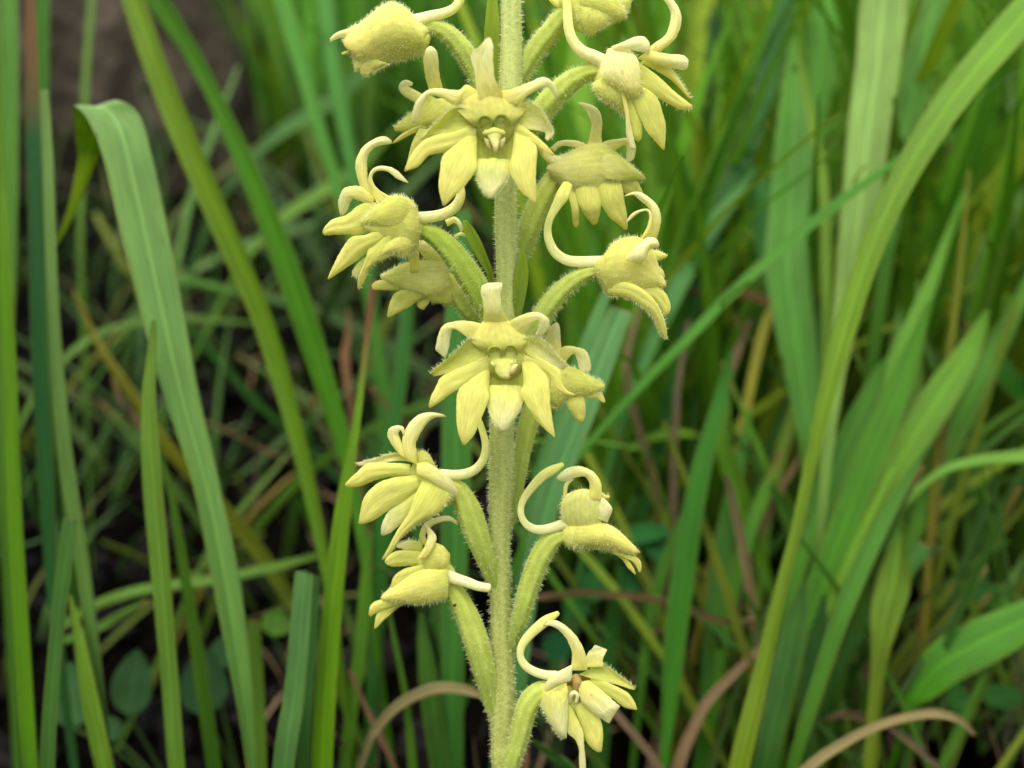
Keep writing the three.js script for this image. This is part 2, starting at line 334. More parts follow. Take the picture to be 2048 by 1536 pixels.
blade('bright green blade running down the left margin of the view', [[2, 330, 12], [6, 480, 34], [12, 600, 42], [22, 768, 40], [30, 1000, 38], [44, 1268, 38], [60, 1536, 38]], .27, .27, [108, 160, 46], [92, 150, 44]);
blade('broad soft green blade cut by the upper left corner', [[14, 0, 56], [18, 150, 56], [19, 300, 48], [14, 500, 44], [8, 700, 40], [0, 900, 36]], .36, .34, [96, 150, 70], [84, 138, 52]);
blade('narrow dark green blade beside the dead brown tip, top left', [[86, -4, 36], [84, 120, 38], [85, 260, 36], [92, 420, 30], [100, 620, 28], [108, 800, 24]], .40, .40, [74, 136, 44], [66, 124, 46]);
blade('clipped dark green blade with a straight brown end, lower left', [[140, 1038, 33], [139, 1050, 35], [126, 1150, 40], [109, 1300, 40], [95, 1536, 42]], .250, .250, [78, 126, 66], [70, 120, 56], { tip: [150, 110, 70], tipLen: .04 });
blade('short pointed yellow green blade in the lower left grass', [[139, 1190, 4], [146, 1225, 16], [155, 1270, 28], [176, 1380, 42], [198, 1480, 46], [210, 1540, 46]], .28, .28, [128, 176, 76], [120, 168, 70]);
blade('thin dark green blade between the pointed blade and the folded blade', [[327, 925, 5], [345, 1000, 19], [370, 1150, 28], [400, 1330, 34], [430, 1536, 34]], .30, .30, [84, 130, 44], [62, 122, 40]);
blade('long slanting blade with a yellowed left edge, crossing the upper left', [[268, 0, 50], [320, 150, 53], [385, 310, 55], [450, 460, 53], [515, 610, 48], [556, 735, 44], [588, 850, 36], [620, 980, 32], [647, 1110, 28], [662, 1200, 24]], .36, .31, [126, 164, 58], [92, 150, 40]);
blade('slanting blade nearest the flower spike in the upper left grass', [[312, -4, 44], [380, 100, 38], [440, 215, 36], [500, 350, 44], [560, 500, 54], [615, 660, 56], [655, 790, 46], [688, 900, 36], [712, 1010, 28], [730, 1120, 20]], .39, .33, [88, 150, 48], [84, 152, 50]);
blade('tall bright green blade with a dry brown tip, left of the lower flowers', [[748, 560, 6], [738, 640, 9], [726, 740, 14], [712, 850, 22], [698, 950, 34], [684, 1050, 42], [668, 1180, 46], [655, 1330, 48], [645, 1536, 50]], .262, .255, [120, 165, 58], [104, 164, 44], { tip: [150, 105, 70], tipLen: .22, tilt: .9 });
blade('clipped bluish blade with a notched end, lower left centre', [[610, 1146, 32], [607, 1158, 36], [598, 1280, 42], [586, 1400, 44], [568, 1536, 44]], .25, .25, [100, 150, 98], [84, 138, 78], { tip: [140, 120, 80], tipLen: .03 });
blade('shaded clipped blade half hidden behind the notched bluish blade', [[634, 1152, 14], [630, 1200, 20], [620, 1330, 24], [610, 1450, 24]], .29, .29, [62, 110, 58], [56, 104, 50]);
blade('short clipped blade with a brown end between folded blade and notched blade', [[506, 1242, 26], [508, 1254, 30], [513, 1380, 34], [516, 1536, 36]], .29, .29, [112, 152, 70], [92, 138, 58], { tip: [150, 112, 70], tipLen: .05 });
blade('dark green blade crossing behind the folded blade and turning yellow at its upper end', [[148, 585, 5], [198, 690, 12], [250, 770, 22], [340, 900, 30], [450, 1020, 32], [530, 1120, 36], [590, 1215, 30], [640, 1300, 20]], .42, .36, [140, 140, 44], [56, 122, 48]);
blade('nearly level pale green blade low on the left, behind the uprights', [[640, 1110, 8], [540, 1135, 16], [420, 1160, 20], [280, 1180, 20], [185, 1212, 18], [110, 1262, 14]], .36, .36, [110, 160, 74], [110, 158, 72], { loose: true });
blade('lower of the two nearly level blades on the left', [[295, 1200, 8], [240, 1230, 14], [190, 1258, 15], [100, 1290, 12]], .35, .35, [100, 148, 64], [96, 148, 60], { loose: true });
blade('arching grey green blade over the dark soil on the left', [[520, 648, 5], [430, 640, 13], [340, 636, 16], [210, 662, 16], [125, 722, 15], [60, 810, 12]], .50, .44, [96, 140, 60], [90, 138, 56]);
blade('thin olive blade rising from the dark soil beside the folded blade', [[590, 890, 5], [545, 945, 10], [480, 1022, 14], [420, 1100, 14]], .45, .42, [100, 140, 56], [84, 132, 50]);
blade('yellowed thin blade over the dark soil left of centre', [[612, 930, 4], [560, 972, 8], [500, 1032, 9], [440, 1110, 8]], .46, .44, [152, 142, 56], [120, 120, 48]);
blade('narrow upright blade in front of the boulder, upper left', [[184, -10, 18], [178, 80, 20], [170, 200, 19], [166, 330, 16], [160, 480, 12]], .55, .50, [110, 155, 66], [84, 134, 52]);
blade('thin level blade left of the slanting pair', [[500, 590, 6], [440, 575, 16], [370, 562, 15], [330, 575, 10], [290, 610, 8]], .52, .5, [78, 134, 48], [78, 134, 48]);
blade('dark blade slanting down across the soil behind the folded blade', [[250, 520, 6], [330, 600, 14], [420, 700, 18], [500, 790, 20], [600, 880, 18], [700, 980, 14]], .56, .48, [58, 116, 46], [52, 108, 42]);
blade('slender blade rising to the right in the upper left gap', [[478, 130, 6], [440, 230, 14], [400, 340, 18], [370, 450, 18], [350, 560, 14]], .6, .55, [96, 150, 74], [84, 140, 60]);
blade('narrow light green blade slanting behind the top left flower', [[560, -10, 36], [600, 120, 34], [640, 260, 30], [690, 420, 26], [730, 560, 20]], .50, .44, [104, 176, 84], [84, 148, 62]);
blade('light green blade standing behind the left pair of upper flowers', [[650, -10, 40], [672, 160, 38], [704, 330, 34], [732, 500, 30], [752, 700, 22]], .6, .52, [96, 168, 84], [70, 132, 60]);
blade('dark sloping blade passing behind the top left flower', [[780, 60, 8], [720, 150, 30], [640, 215, 34], [560, 265, 30], [490, 330, 20], [430, 420, 14]], .62, .6, [62, 122, 40], [54, 110, 40]);
blade('yellow green sloping blade left of the side flower', [[800, 250, 6], [720, 330, 22], [640, 385, 30], [560, 440, 26], [490, 520, 14]], .64, .6, [104, 156, 48], [86, 140, 44]);
blade('dark upright blade close behind the left flowers', [[800, 440, 8], [815, 600, 28], [800, 760, 34], [770, 950, 36], [760, 1150, 36], [745, 1360, 30]], .36, .33, [54, 116, 50], [60, 124, 50]);
blade('wide deep green blade standing right behind the left edge of the stem', [[925, 420, 30], [922, 560, 58], [916, 760, 64], [912, 950, 60], [906, 1200, 54], [904, 1400, 48], [905, 1536, 44]], .30, .30, [84, 146, 76], [70, 134, 60], { tilt: .2 });
blade('narrow bright blade behind the lower left flowers', [[742, 1060, 6], [732, 1160, 20], [722, 1280, 26], [706, 1400, 26], [690, 1536, 22]], .31, .31, [98, 154, 60], [84, 140, 48]);
blade('dull green blade low beside the lowest left ovary', [[842, 1225, 6], [850, 1290, 30], [862, 1400, 46], [880, 1536, 44]], .30, .30, [86, 136, 66], [70, 122, 54]);
blade('slim blade running up to the second lowest left flower', [[770, 1180, 5], [790, 1290, 12], [812, 1400, 16], [826, 1536, 16]], .29, .29, [96, 148, 56], [84, 138, 46]);
// right of the orchid
blade('clipped bluish blade with a pale cut end, just right of the stem', [[1243, 618, 38], [1237, 634, 46], [1205, 715, 54], [1165, 815, 58], [1122, 930, 54], [1084, 1050, 48], [1054, 1200, 40], [1036, 1380, 32]], .29, .28, [110, 168, 116], [86, 146, 88], { tip: [170, 150, 120], tipLen: .03, tilt: .3 });
blade('narrower bluish blade alongside the clipped blade right of the stem', [[1222, 560, 10], [1200, 620, 26], [1165, 715, 32], [1120, 840, 34], [1074, 980, 30], [1044, 1130, 24]], .32, .31, [96, 158, 100], [78, 138, 76]);
blade('long broad blade slanting across the upper right corner', [[2062, 10, 62], [1990, 92, 60], [1925, 168, 57], [1862, 258, 53], [1808, 350, 48], [1760, 450, 44], [1720, 560, 40], [1682, 680, 40], [1652, 790, 30], [1622, 920, 22], [1592, 1060, 20], [1556, 1200, 22], [1522, 1350, 28], [1478, 1536, 36]], .30, .27, [108, 168, 50], [126, 156, 58], { tilt: .7 });
blade('thin dark blade slanting from upper right down to the lower right flowers', [[1900, 255, 5], [1830, 298, 12], [1725, 370, 19], [1600, 465, 22], [1475, 575, 22], [1380, 672, 20], [1300, 752, 18], [1200, 862, 15], [1110, 970, 13], [1050, 1080, 10]], .33, .31, [78, 148, 40], [82, 152, 56]);
blade('broad pale green upright blade, tallest in the upper right', [[1768, -10, 82], [1756, 120, 78], [1738, 250, 74], [1722, 400, 66], [1706, 520, 58], [1690, 640, 44], [1672, 760, 28], [1655, 900, 18], [1640, 1060, 14]], .36, .33, [152, 198, 122], [136, 184, 100]);
blade('broad green blade right of the pale upright blade', [[1872, -5, 70], [1842, 130, 60], [1812, 260, 46], [1790, 390, 34], [1770, 540, 24]], .40, .38, [104, 168, 76], [92, 154, 60]);
blade('very wide soft green blade standing left of the pale upright blade', [[1588, 70, 10], [1590, 180, 52], [1586, 300, 74], [1581, 420, 82], [1574, 520, 86], [1590, 660, 74], [1610, 790, 60], [1622, 920, 40]], .40, .36, [100, 168, 74], [80, 148, 58], { tilt: .2 });
blade('wide clipped bluish blade with a ragged brown cut end', [[1525, 352, 56], [1529, 366, 64], [1548, 450, 82], [1574, 560, 86], [1602, 690, 78], [1625, 820, 60], [1640, 950, 40]], .43, .40, [80, 154, 84], [70, 136, 62], { tip: [150, 100, 60], tipLen: .03 });
blade('thin yellow green edge on blade in front of the wide soft blade', [[1592, 90, 8], [1625, 250, 16], [1648, 375, 18], [1652, 550, 18], [1652, 690, 16], [1646, 850, 12]], .37, .35, [140, 186, 84], [110, 166, 64]);
blade('bright upright blade at the top, left of the pale upright blade', [[1655, -5, 70], [1644, 100, 56], [1636, 210, 38], [1630, 320, 22], [1625, 460, 16]], .46, .44, [104, 176, 70], [84, 152, 56]);
blade('dark green curved blade right of the topmost right flower', [[1566, -10, 44], [1530, 180, 42], [1470, 350, 42], [1420, 480, 36], [1380, 610, 28]], .44, .42, [48, 112, 46], [44, 104, 42]);
blade('bluish blade bending over near the ragged cut blade', [[1512, 335, 8], [1480, 380, 20], [1425, 450, 34], [1372, 540, 36], [1330, 630, 28], [1290, 720, 20], [1250, 820, 14]], .42, .40, [92, 160, 94], [72, 140, 66]);
blade('dark upright blade at the top, behind the curved petal', [[1425, -10, 60], [1430, 120, 56], [1440, 260, 48], [1440, 400, 36]], .60, .56, [36, 92, 44], [40, 96, 44]);
blade('wide lower right blade rising towards the slanting corner blade', [[1862, 600, 8], [1800, 768, 40], [1738, 918, 46], [1682, 1068, 48], [1626, 1218, 48], [1572, 1368, 42], [1545, 1536, 30]], .33, .32, [92, 160, 52], [66, 124, 40], { tilt: .8 });
blade('broad bright blade on the right, third of the slanting sheaf', [[1975, 620, 8], [1938, 700, 40], [1888, 778, 58], [1825, 878, 62], [1765, 988, 58], [1708, 1118, 46], [1672, 1230, 34], [1642, 1400, 22], [1602, 1536, 20]], .36, .33, [104, 166, 56], [120, 160, 50]);
blade('slender blade standing up inside the right sheaf', [[1835, 560, 6], [1828, 768, 28], [1808, 900, 30], [1790, 1068, 26], [1780, 1180, 22]], .38, .36, [118, 176, 84], [108, 162, 60]);
blade('clipped dark blade with a brown end in the lower right sheaf', [[1848, 1088, 26], [1840, 1100, 32], [1790, 1162, 36], [1738, 1228, 30], [1690, 1310, 22], [1650, 1420, 14]], .33, .33, [74, 132, 60], [58, 112, 44], { tip: [180, 140, 110], tipLen: .05 });
blade('pale stalked blade with a swollen sheath at lower right', [[1800, 1070, 18], [1788, 1160, 58], [1770, 1235, 50], [1758, 1320, 28], [1748, 1420, 24], [1740, 1536, 24]], .31, .31, [112, 160, 70], [140, 158, 62]);
blade('broad arching bright green leaf low at the right margin', [[2075, 1228, 60], [1960, 1284, 74], [1885, 1328, 68], [1842, 1374, 50], [1820, 1402, 28], [1808, 1440, 12]], .31, .33, [80, 150, 20], [74, 142, 24], { tilt: .7, fold: .0006 });
blade('dark green upright blade below the right middle flower', [[1462, 700, 8], [1442, 790, 26], [1402, 940, 36], [1372, 1110, 42], [1352, 1260, 42], [1338, 1420, 30], [1328, 1536, 20]], .34, .32, [64, 134, 48], [72, 136, 40]);
blade('olive blade bent like an elbow at right of centre', [[1462, 740, 10], [1444, 870, 28], [1464, 950, 36], [1494, 1040, 34], [1522, 1120, 24], [1548, 1200, 14]], .37, .36, [96, 152, 46], [80, 134, 40]);
blade('yellow jointed grass stalk right of centre', [[1560, 590, 8], [1534, 640, 18], [1512, 720, 18], [1490, 830, 17], [1465, 960, 15], [1440, 1060, 14], [1412, 1180, 12]], .40, .38, [166, 176, 78], [150, 150, 62], { cat: 'grass stalk', name: 'grass_stalk' });
blade('pale blade beside the yellow jointed stalk', [[1606, 740, 6], [1585, 830, 20], [1555, 930, 24], [1530, 1020, 20], [1510, 1100, 16]], .40, .39, [128, 170, 72], [110, 150, 58]);
blade('level pale blade curving out to the right margin', [[2062, 910, 24], [1950, 922, 21], [1875, 948, 17], [1800, 1018, 16], [1750, 1110, 14], [1720, 1220, 12]], .33, .33, [122, 176, 84], [92, 156, 56]);
blade('thread thin level blade under the level pale blade', [[2062, 956, 9], [1960, 965, 9], [1890, 976, 8], [1800, 1010, 6]], .42, .42, [92, 150, 70], [86, 146, 60], { loose: true });
blade('upright dull blade near the right margin', [[1930, 640, 6], [1946, 780, 22], [1956, 968, 26], [1966, 1120, 22], [1968, 1230, 16]], .42, .41, [84, 146, 58], [66, 124, 46]);
blade('bright narrow blade crossing the right sheaf from upper right', [[1930, 380, 6], [1885, 500, 18], [1842, 625, 30], [1805, 730, 42], [1765, 850, 40], [1720, 980, 30], [1690, 1100, 20]], .38, .36, [108, 180, 66], [92, 164, 52]);
blade('arched pale blade entering from the right margin', [[2056, 350, 30], [2004, 445, 38], [1962, 550, 36], [1940, 660, 28], [1925, 800, 18]], .44, .42, [116, 172, 90], [96, 152, 66]);
blade('dark green blade drooping to the right margin', [[2070, 810, 46], [2000, 735, 56], [1950, 650, 52], [1918, 560, 40], [1895, 440, 20]], .40, .46, [58, 128, 40], [54, 120, 40], { loose: true });
blade('pale green blade cut by the upper right corner', [[2052, 60, 40], [2046, 160, 46], [2038, 290, 40], [2030, 400, 26]], .5, .48, [132, 184, 124], [110, 164, 96]);
blade('yellow green blade crossing above the corner blade', [[1872, -10, 30], [1925, 100, 30], [1975, 220, 30], [2020, 370, 34], [2052, 500, 30]], .48, .48, [118, 178, 62], [96, 160, 44], { loose: true });
blade('short dark blade tip beside the thin slanting blade', [[1765, 225, 6], [1780, 260, 18], [1805, 300, 20], [1840, 340, 18]], .37, .38, [72, 126, 54], [72, 126, 54], { loose: true });
blade('half hidden green blade right of the lowest flower', [[1240, 1130, 8], [1228, 1230, 26], [1210, 1350, 34], [1196, 1536, 34]], .36, .36, [56, 116, 48], [44, 96, 40]);
blade('green blade rising between the two lowest right flowers', [[1500, 820, 6], [1478, 930, 26], [1452, 1060, 34], [1430, 1200, 34], [1415, 1360, 26]], .39, .36, [78, 144, 50], [58, 118, 42]);
blade('small level leaf blade lit from above, right of centre', [[1402, 872, 4], [1372, 866, 16], [1330, 868, 20], [1290, 880, 12], [1255, 900, 6]], .42, .42, [128, 180, 60], [116, 170, 56], { loose: true });
blade('slanting dark blade low on the right of the stem', [[1060, 1480, 6], [1090, 1500, 16], [1130, 1530, 20], [1180, 1580, 18]], .27, .27, [66, 120, 50], [58, 110, 44], { loose: true });
blade('short broad blade leaning in the heart of the right sheaf', [[1772, 715, 6], [1748, 770, 30], [1702, 870, 44], [1645, 1000, 44], [1596, 1130, 32], [1560, 1260, 20]], .35, .34, [86, 150, 54], [76, 136, 48]);
blade('slender light blade with a long point in the right sheaf', [[1912, 420, 5], [1866, 555, 22], [1806, 690, 31], [1745, 830, 35], [1692, 970, 32], [1642, 1130, 24], [1600, 1280, 16]], .37, .34, [116, 180, 74], [98, 160, 58]);
blade('low forked looking blade at the foot of the right sheaf', [[1856, 890, 5], [1765, 1046, 28], [1694, 1200, 32], [1642, 1350, 26], [1592, 1510, 22]], .31, .30, [84, 146, 60], [88, 142, 50]);
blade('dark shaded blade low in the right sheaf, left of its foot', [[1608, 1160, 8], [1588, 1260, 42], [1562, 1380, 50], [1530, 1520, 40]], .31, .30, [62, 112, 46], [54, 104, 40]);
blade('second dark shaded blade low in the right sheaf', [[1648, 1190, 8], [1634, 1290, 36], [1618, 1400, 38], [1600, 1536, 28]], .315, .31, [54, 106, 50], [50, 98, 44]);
blade('yellowish thin stalk rising through the right hand grass', [[1938, 340, 6], [1916, 560, 12], [1892, 760, 14], [1866, 1000, 15], [1846, 1290, 15]], .37, .36, [140, 160, 66], [150, 140, 62], { cat: 'grass stalk', name: 'grass_stalk' });
blade('pale blade tip between corner blade and level blade on the right', [[1822, 570, 8], [1814, 640, 40], [1800, 740, 50], [1782, 860, 42], [1765, 980, 24]], .42, .40, [118, 176, 88], [94, 152, 62]);
blade('thin pale blade leaning left beside the corner blade', [[1826, 640, 5], [1850, 690, 16], [1880, 750, 20], [1905, 830, 18], [1925, 930, 12]], .41, .40, [112, 164, 92], [92, 146, 66]);
blade('upright green blade standing free at the right edge of the view', [[2010, 300, 8], [2014, 420, 26], [2012, 560, 32], [2005, 720, 30], [1998, 900, 22]], .5, .48, [100, 164, 66], [80, 140, 52]);
blade('long green blade climbing from the lower right to the margin', [[2058, 560, 20], [2000, 680, 34], [1930, 820, 38], [1868, 960, 34], [1812, 1110, 26], [1770, 1260, 18]], .39, .36, [96, 160, 54], [82, 144, 46]);
blade('mid green blade leaning right beside the dark upright blade', [[1560, 900, 6], [1520, 1000, 22], [1480, 1120, 28], [1448, 1260, 26], [1430, 1400, 20]], .36, .35, [90, 152, 54], [76, 134, 44]);
blade('narrow blade leaning right over the nearly level tan stalk', [[1420, 930, 5], [1380, 1010, 16], [1330, 1130, 22], [1296, 1260, 20], [1280, 1390, 14]], .36, .35, [80, 140, 50], [66, 122, 42]);
// dry stalks
const dry = { dry: true, cat: 'dry stalk', name: 'dry_grass_stalk', group: 'dry stalks among the grass', fold: .0006, k: .52 };
blade('brown dead stalk leaning right in the lower right grass', [[1450, 950, 10], [1462, 985, 14], [1490, 1118, 17], [1508, 1230, 18], [1515, 1300, 18], [1505, 1400, 18]], .35, .34, BROWN, [140, 105, 74], dry);
blade('brown dead stalk running down left from the leaning one', [[1522, 1295, 10], [1470, 1345, 15], [1415, 1403, 18], [1380, 1470, 20], [1352, 1545, 22]], .335, .32, [160, 122, 92], [150, 112, 82], dry);
blade('thin straight brown stalk below the right middle flower', [[1376, 640, 6], [1364, 720, 10], [1354, 800, 12], [1346, 993, 13], [1350, 1143, 15], [1345, 1320, 13]], .36, .36, [138, 112, 88], [120, 96, 76], dry);
blade('brown jointed stalk bending between middle right flowers', [[1280, 610, 8], [1258, 690, 13], [1254, 760, 14], [1276, 850, 14], [1300, 930, 13], [1314, 1000, 12]], .39, .39, [150, 120, 84], [140, 110, 76], dry);
blade('rusty arching stalk behind the middle right flower', [[1340, 586, 5], [1420, 582, 10], [1490, 588, 14], [1535, 606, 14], [1562, 640, 9]], .42, .41, [170, 116, 60], [160, 110, 62], { ...dry, loose: true });
blade('tan stalk lying nearly level right of the lowest ovary', [[1076, 1197, 6], [1130, 1190, 13], [1190, 1186, 14], [1300, 1197, 14], [1375, 1218, 14], [1462, 1246, 16], [1520, 1240, 12]], .35, .34, [186, 140, 92], [190, 150, 96], { ...dry, loose: true });
blade('pinkish tan dead blade arching at the bottom right', [[1948, 1470, 5], [1925, 1445, 11], [1890, 1430, 16], [1845, 1428, 17], [1770, 1446, 16], [1690, 1484, 17], [1590, 1560, 18]], .29, .28, [190, 164, 116], [170, 146, 104], dry);
blade('darker dead blade arching behind the pinkish tan one', [[1640, 1445, 6], [1672, 1432, 14], [1712, 1430, 18], [1748, 1446, 14]], .33, .33, [160, 124, 92], [150, 116, 86], { ...dry, loose: true });
blade('thin brown stalk curving down in the bottom right corner', [[1760, 1440, 6], [1800, 1468, 11], [1850, 1510, 12], [1890, 1560, 12]], .32, .3, [130, 100, 74], [124, 96, 70], dry);
blade('tan dead blade arching at the bottom left of the stem', [[972, 1392, 6], [955, 1386, 14], [915, 1376, 18], [862, 1378, 20], [800, 1408, 18], [755, 1455, 16], [732, 1500, 13]], .285, .285, [180, 160, 112], [160, 140, 98], dry);
blade('tan dead blade slanting down right of the lowest flower', [[1215, 1405, 6], [1240, 1436, 14], [1285, 1490, 17], [1330, 1560, 18]], .30, .29, [176, 138, 116], [164, 128, 104], dry);
blade('brown upright stalk in the right hand shade', [[1896, 790, 6], [1890, 830, 13], [1875, 968, 15], [1855, 1143, 16], [1840, 1293, 15], [1834, 1370, 12]], .37, .36, [150, 128, 66], [140, 108, 60], dry);
blade('brown slanting stalk right of centre, leaning to the upper right', [[1622, 880, 5], [1590, 930, 12], [1555, 990, 13], [1525, 1060, 12], [1500, 1130, 9]], .37, .37, [160, 130, 84], [150, 116, 78], dry);
blade('grey brown stalk slanting up behind the yellow jointed stalk', [[1500, 640, 6], [1480, 690, 12], [1455, 760, 15], [1435, 840, 13], [1418, 920, 10]], .41, .4, [150, 120, 90], [140, 112, 84], dry);
blade('rusty dead stub among the left hand blades', [[694, 620, 4], [698, 660, 10], [690, 710, 18], [694, 760, 18], [702, 820, 14]], .40, .39, [160, 104, 52], [150, 100, 56], dry);
blade('rusty thin stalk crossing low behind the left flowers', [[740, 770, 4], [770, 810, 9], [800, 840, 10], [850, 870, 8]], .42, .42, [176, 122, 60], [160, 112, 58], { ...dry, loose: true });
blade('brown stalk slanting across the dark soil on the left', [[225, 755, 4], [240, 800, 9], [265, 830, 10], [290, 862, 8]], .36, .36, [150, 112, 70], [150, 112, 74], { ...dry, loose: true });
blade('thin orange brown stalk between the two bottom left blades', [[700, 1340, 4], [730, 1410, 9], [765, 1480, 10], [800, 1560, 10]], .31, .3, [160, 100, 66], [150, 96, 62], dry);
blade('fine tan stalk lying over the dark soil left of centre', [[400, 842, 4], [470, 870, 7], [540, 905, 8], [590, 925, 6]], .5, .5, [170, 130, 80], [160, 122, 76], { ...dry, loose: true });

{ // the crowd of narrow blades behind the spike, each grown from the soil
  const r = rng(91), cols = [[92, 150, 52], [76, 136, 46], [112, 166, 66], [128, 164, 60], [66, 124, 56], [104, 160, 88], [58, 112, 40], [140, 168, 74]];
  const used = new Set(); let tries = 0;
  const one = (side, x, d, ang, len, w, bend) => {
    const s = (.29 / d - .4067) / .9135, yb = 768 + 2000 * s, pts = [], n = 6;
    for (let i = 0; i <= n; i++) { const t = 1 - i / n, a = ang + bend * t; pts.push([x + Math.sin(ang + bend * t * .5) * len * t, yb - 12 - Math.cos(ang + bend * t * .6) * len * t, Math.max(2, w * Math.pow(Math.sin(Math.PI * (.04 + .60 * (1 - t) + .12)), .8))]); }
    const k = (.8 + r() * .4) * (side === 'l' ? .84 : 1), c = cols[Math.floor(r() * cols.length)], low = mixc(c, [120, 130, 60], .3);
    const tone = c[1] * k > 150 ? 'light green' : c[1] * k > 125 ? 'green' : 'dark', lean = ang > .1 ? 'leaning right' : ang < -.1 ? 'leaning left' : 'nearly upright', wd = w > 15 ? 'narrow' : 'very narrow', ty = pts[0][1];
    const zone = x < 200 ? 'near the left margin' : x < 420 ? 'behind the broad folded blade' : x < 660 ? 'right of the broad folded blade' : x < 1000 ? 'just left of the spike' : x < 1250 ? 'just right of the spike' : x < 1500 ? 'right of the middle flowers' : x < 1750 ? 'amid the right sheaf' : 'near the right margin';
    const high = ty < 200 ? 'tip very high' : ty < 480 ? 'tip high' : ty < 760 ? 'tip halfway up' : 'tip low', cv = Math.abs(bend) < .18 ? 'straight' : Math.abs(bend) < .36 ? 'bowed' : 'arching';
    const label = `${tone} ${wd} ${cv} blade ${lean}, ${high}, ${zone}`, group = `${tone} ${wd} ${cv} blades ${lean}, ${high}, ${zone}`;
    if (used.has(label) && tries++ < 900) return false; used.add(label);
    blade(label, pts, d * (1 + (r() - .5) * .12), d, c.map(v => Math.min(225, v * k)), low.map(v => v * k * .9), { tilt: (r() - .5) * 2, group, fold: .0004, bow: (r() - .5) * .03 }); return true;
  };
  for (let i = 0; i < 36;) { const d = .42 + Math.pow(r(), 1.2) * .45, x = r() * 980, sg = r() < .5 ? 1 : -1; i += +one('l', x, d, sg * (.15 + r() * .75), 260 + r() * 520, 8 + r() * 12, sg * r() * .9); }
  for (let i = 0; i < 112;) { const d = .38 + Math.pow(r(), 1.3) * .5, x = 1080 + Math.pow(r(), .85) * 950, sg = r() < .78 ? 1 : -1; i += +one('r', x, d, sg * (.05 + r() * .5), 320 + r() * 640, 9 + r() * 17, sg * r() * .5); }
  for (let i = 0; i < 66;) { const d = .315 + r() * .10, x = 1330 + Math.pow(r(), .9) * 760, sg = r() < .74 ? 1 : -1; i += +one('r', x, d, sg * (.10 + r() * .5), 420 + r() * 620, 8 + r() * 11, sg * r() * .5); }
}

// ---------------------------------------------------------------- the orchid: one plant; stem, bracts and flowers are its parts
// tracing frames: origin and magnification of the enlargements the petals were measured in
const FR = { A: [640, 0, 5.12], B: [1020, 0, 5.12], C: [780, 60, 4.267], D: [640, 250, 3.84], E: [1040, 250, 3.49], G: [840, 550, 4.3875], H: [680, 800, 3.2], I: [1000, 900, 4.8], J: [960, 1200, 4.572], P: [0, 0, 1] };
const LEAN = 0.10;                                   // the spike leans a little towards the lens
const fp = (f, x, y, z, zo) => { const [ox, oy, s] = FR[f], X = ox + x / s, Y = oy + y / s; return place(X, Y, NEARD - 1e-4 * (z / s + zo + LEAN * (768 - Y))); };
const cCream = lin(254, 250, 204, .97), cLobe = lin(251, 245, 152, .96), cHood = lin(241, 241, 136, .95), cThroat = lin(226, 231, 124, .93), cOvary = lin(188, 210, 86, .92), cStem = lin(192, 206, 130, .86), cBract = lin(174, 200, 46, .92), cSpur = lin(253, 250, 208, .96);
const cAnth = lin(186, 200, 88, .85), cBead = mixc(cHood, cCream, .4);
const orchid = new THREE.Group(); orchid.name = 'orchid';
const stemFoot = fp('P', 1012, 1560, 0, 0); const OB = V(stemFoot.x + .001, 0, stemFoot.z + .012);
orchid.position.copy(OB); scene.add(orchid);
tag(orchid, 'tall hairy orchid spike with many pale yellow curling flowers, in sharp focus', 'orchid');
let seedN = 0;
const O0 = OB;
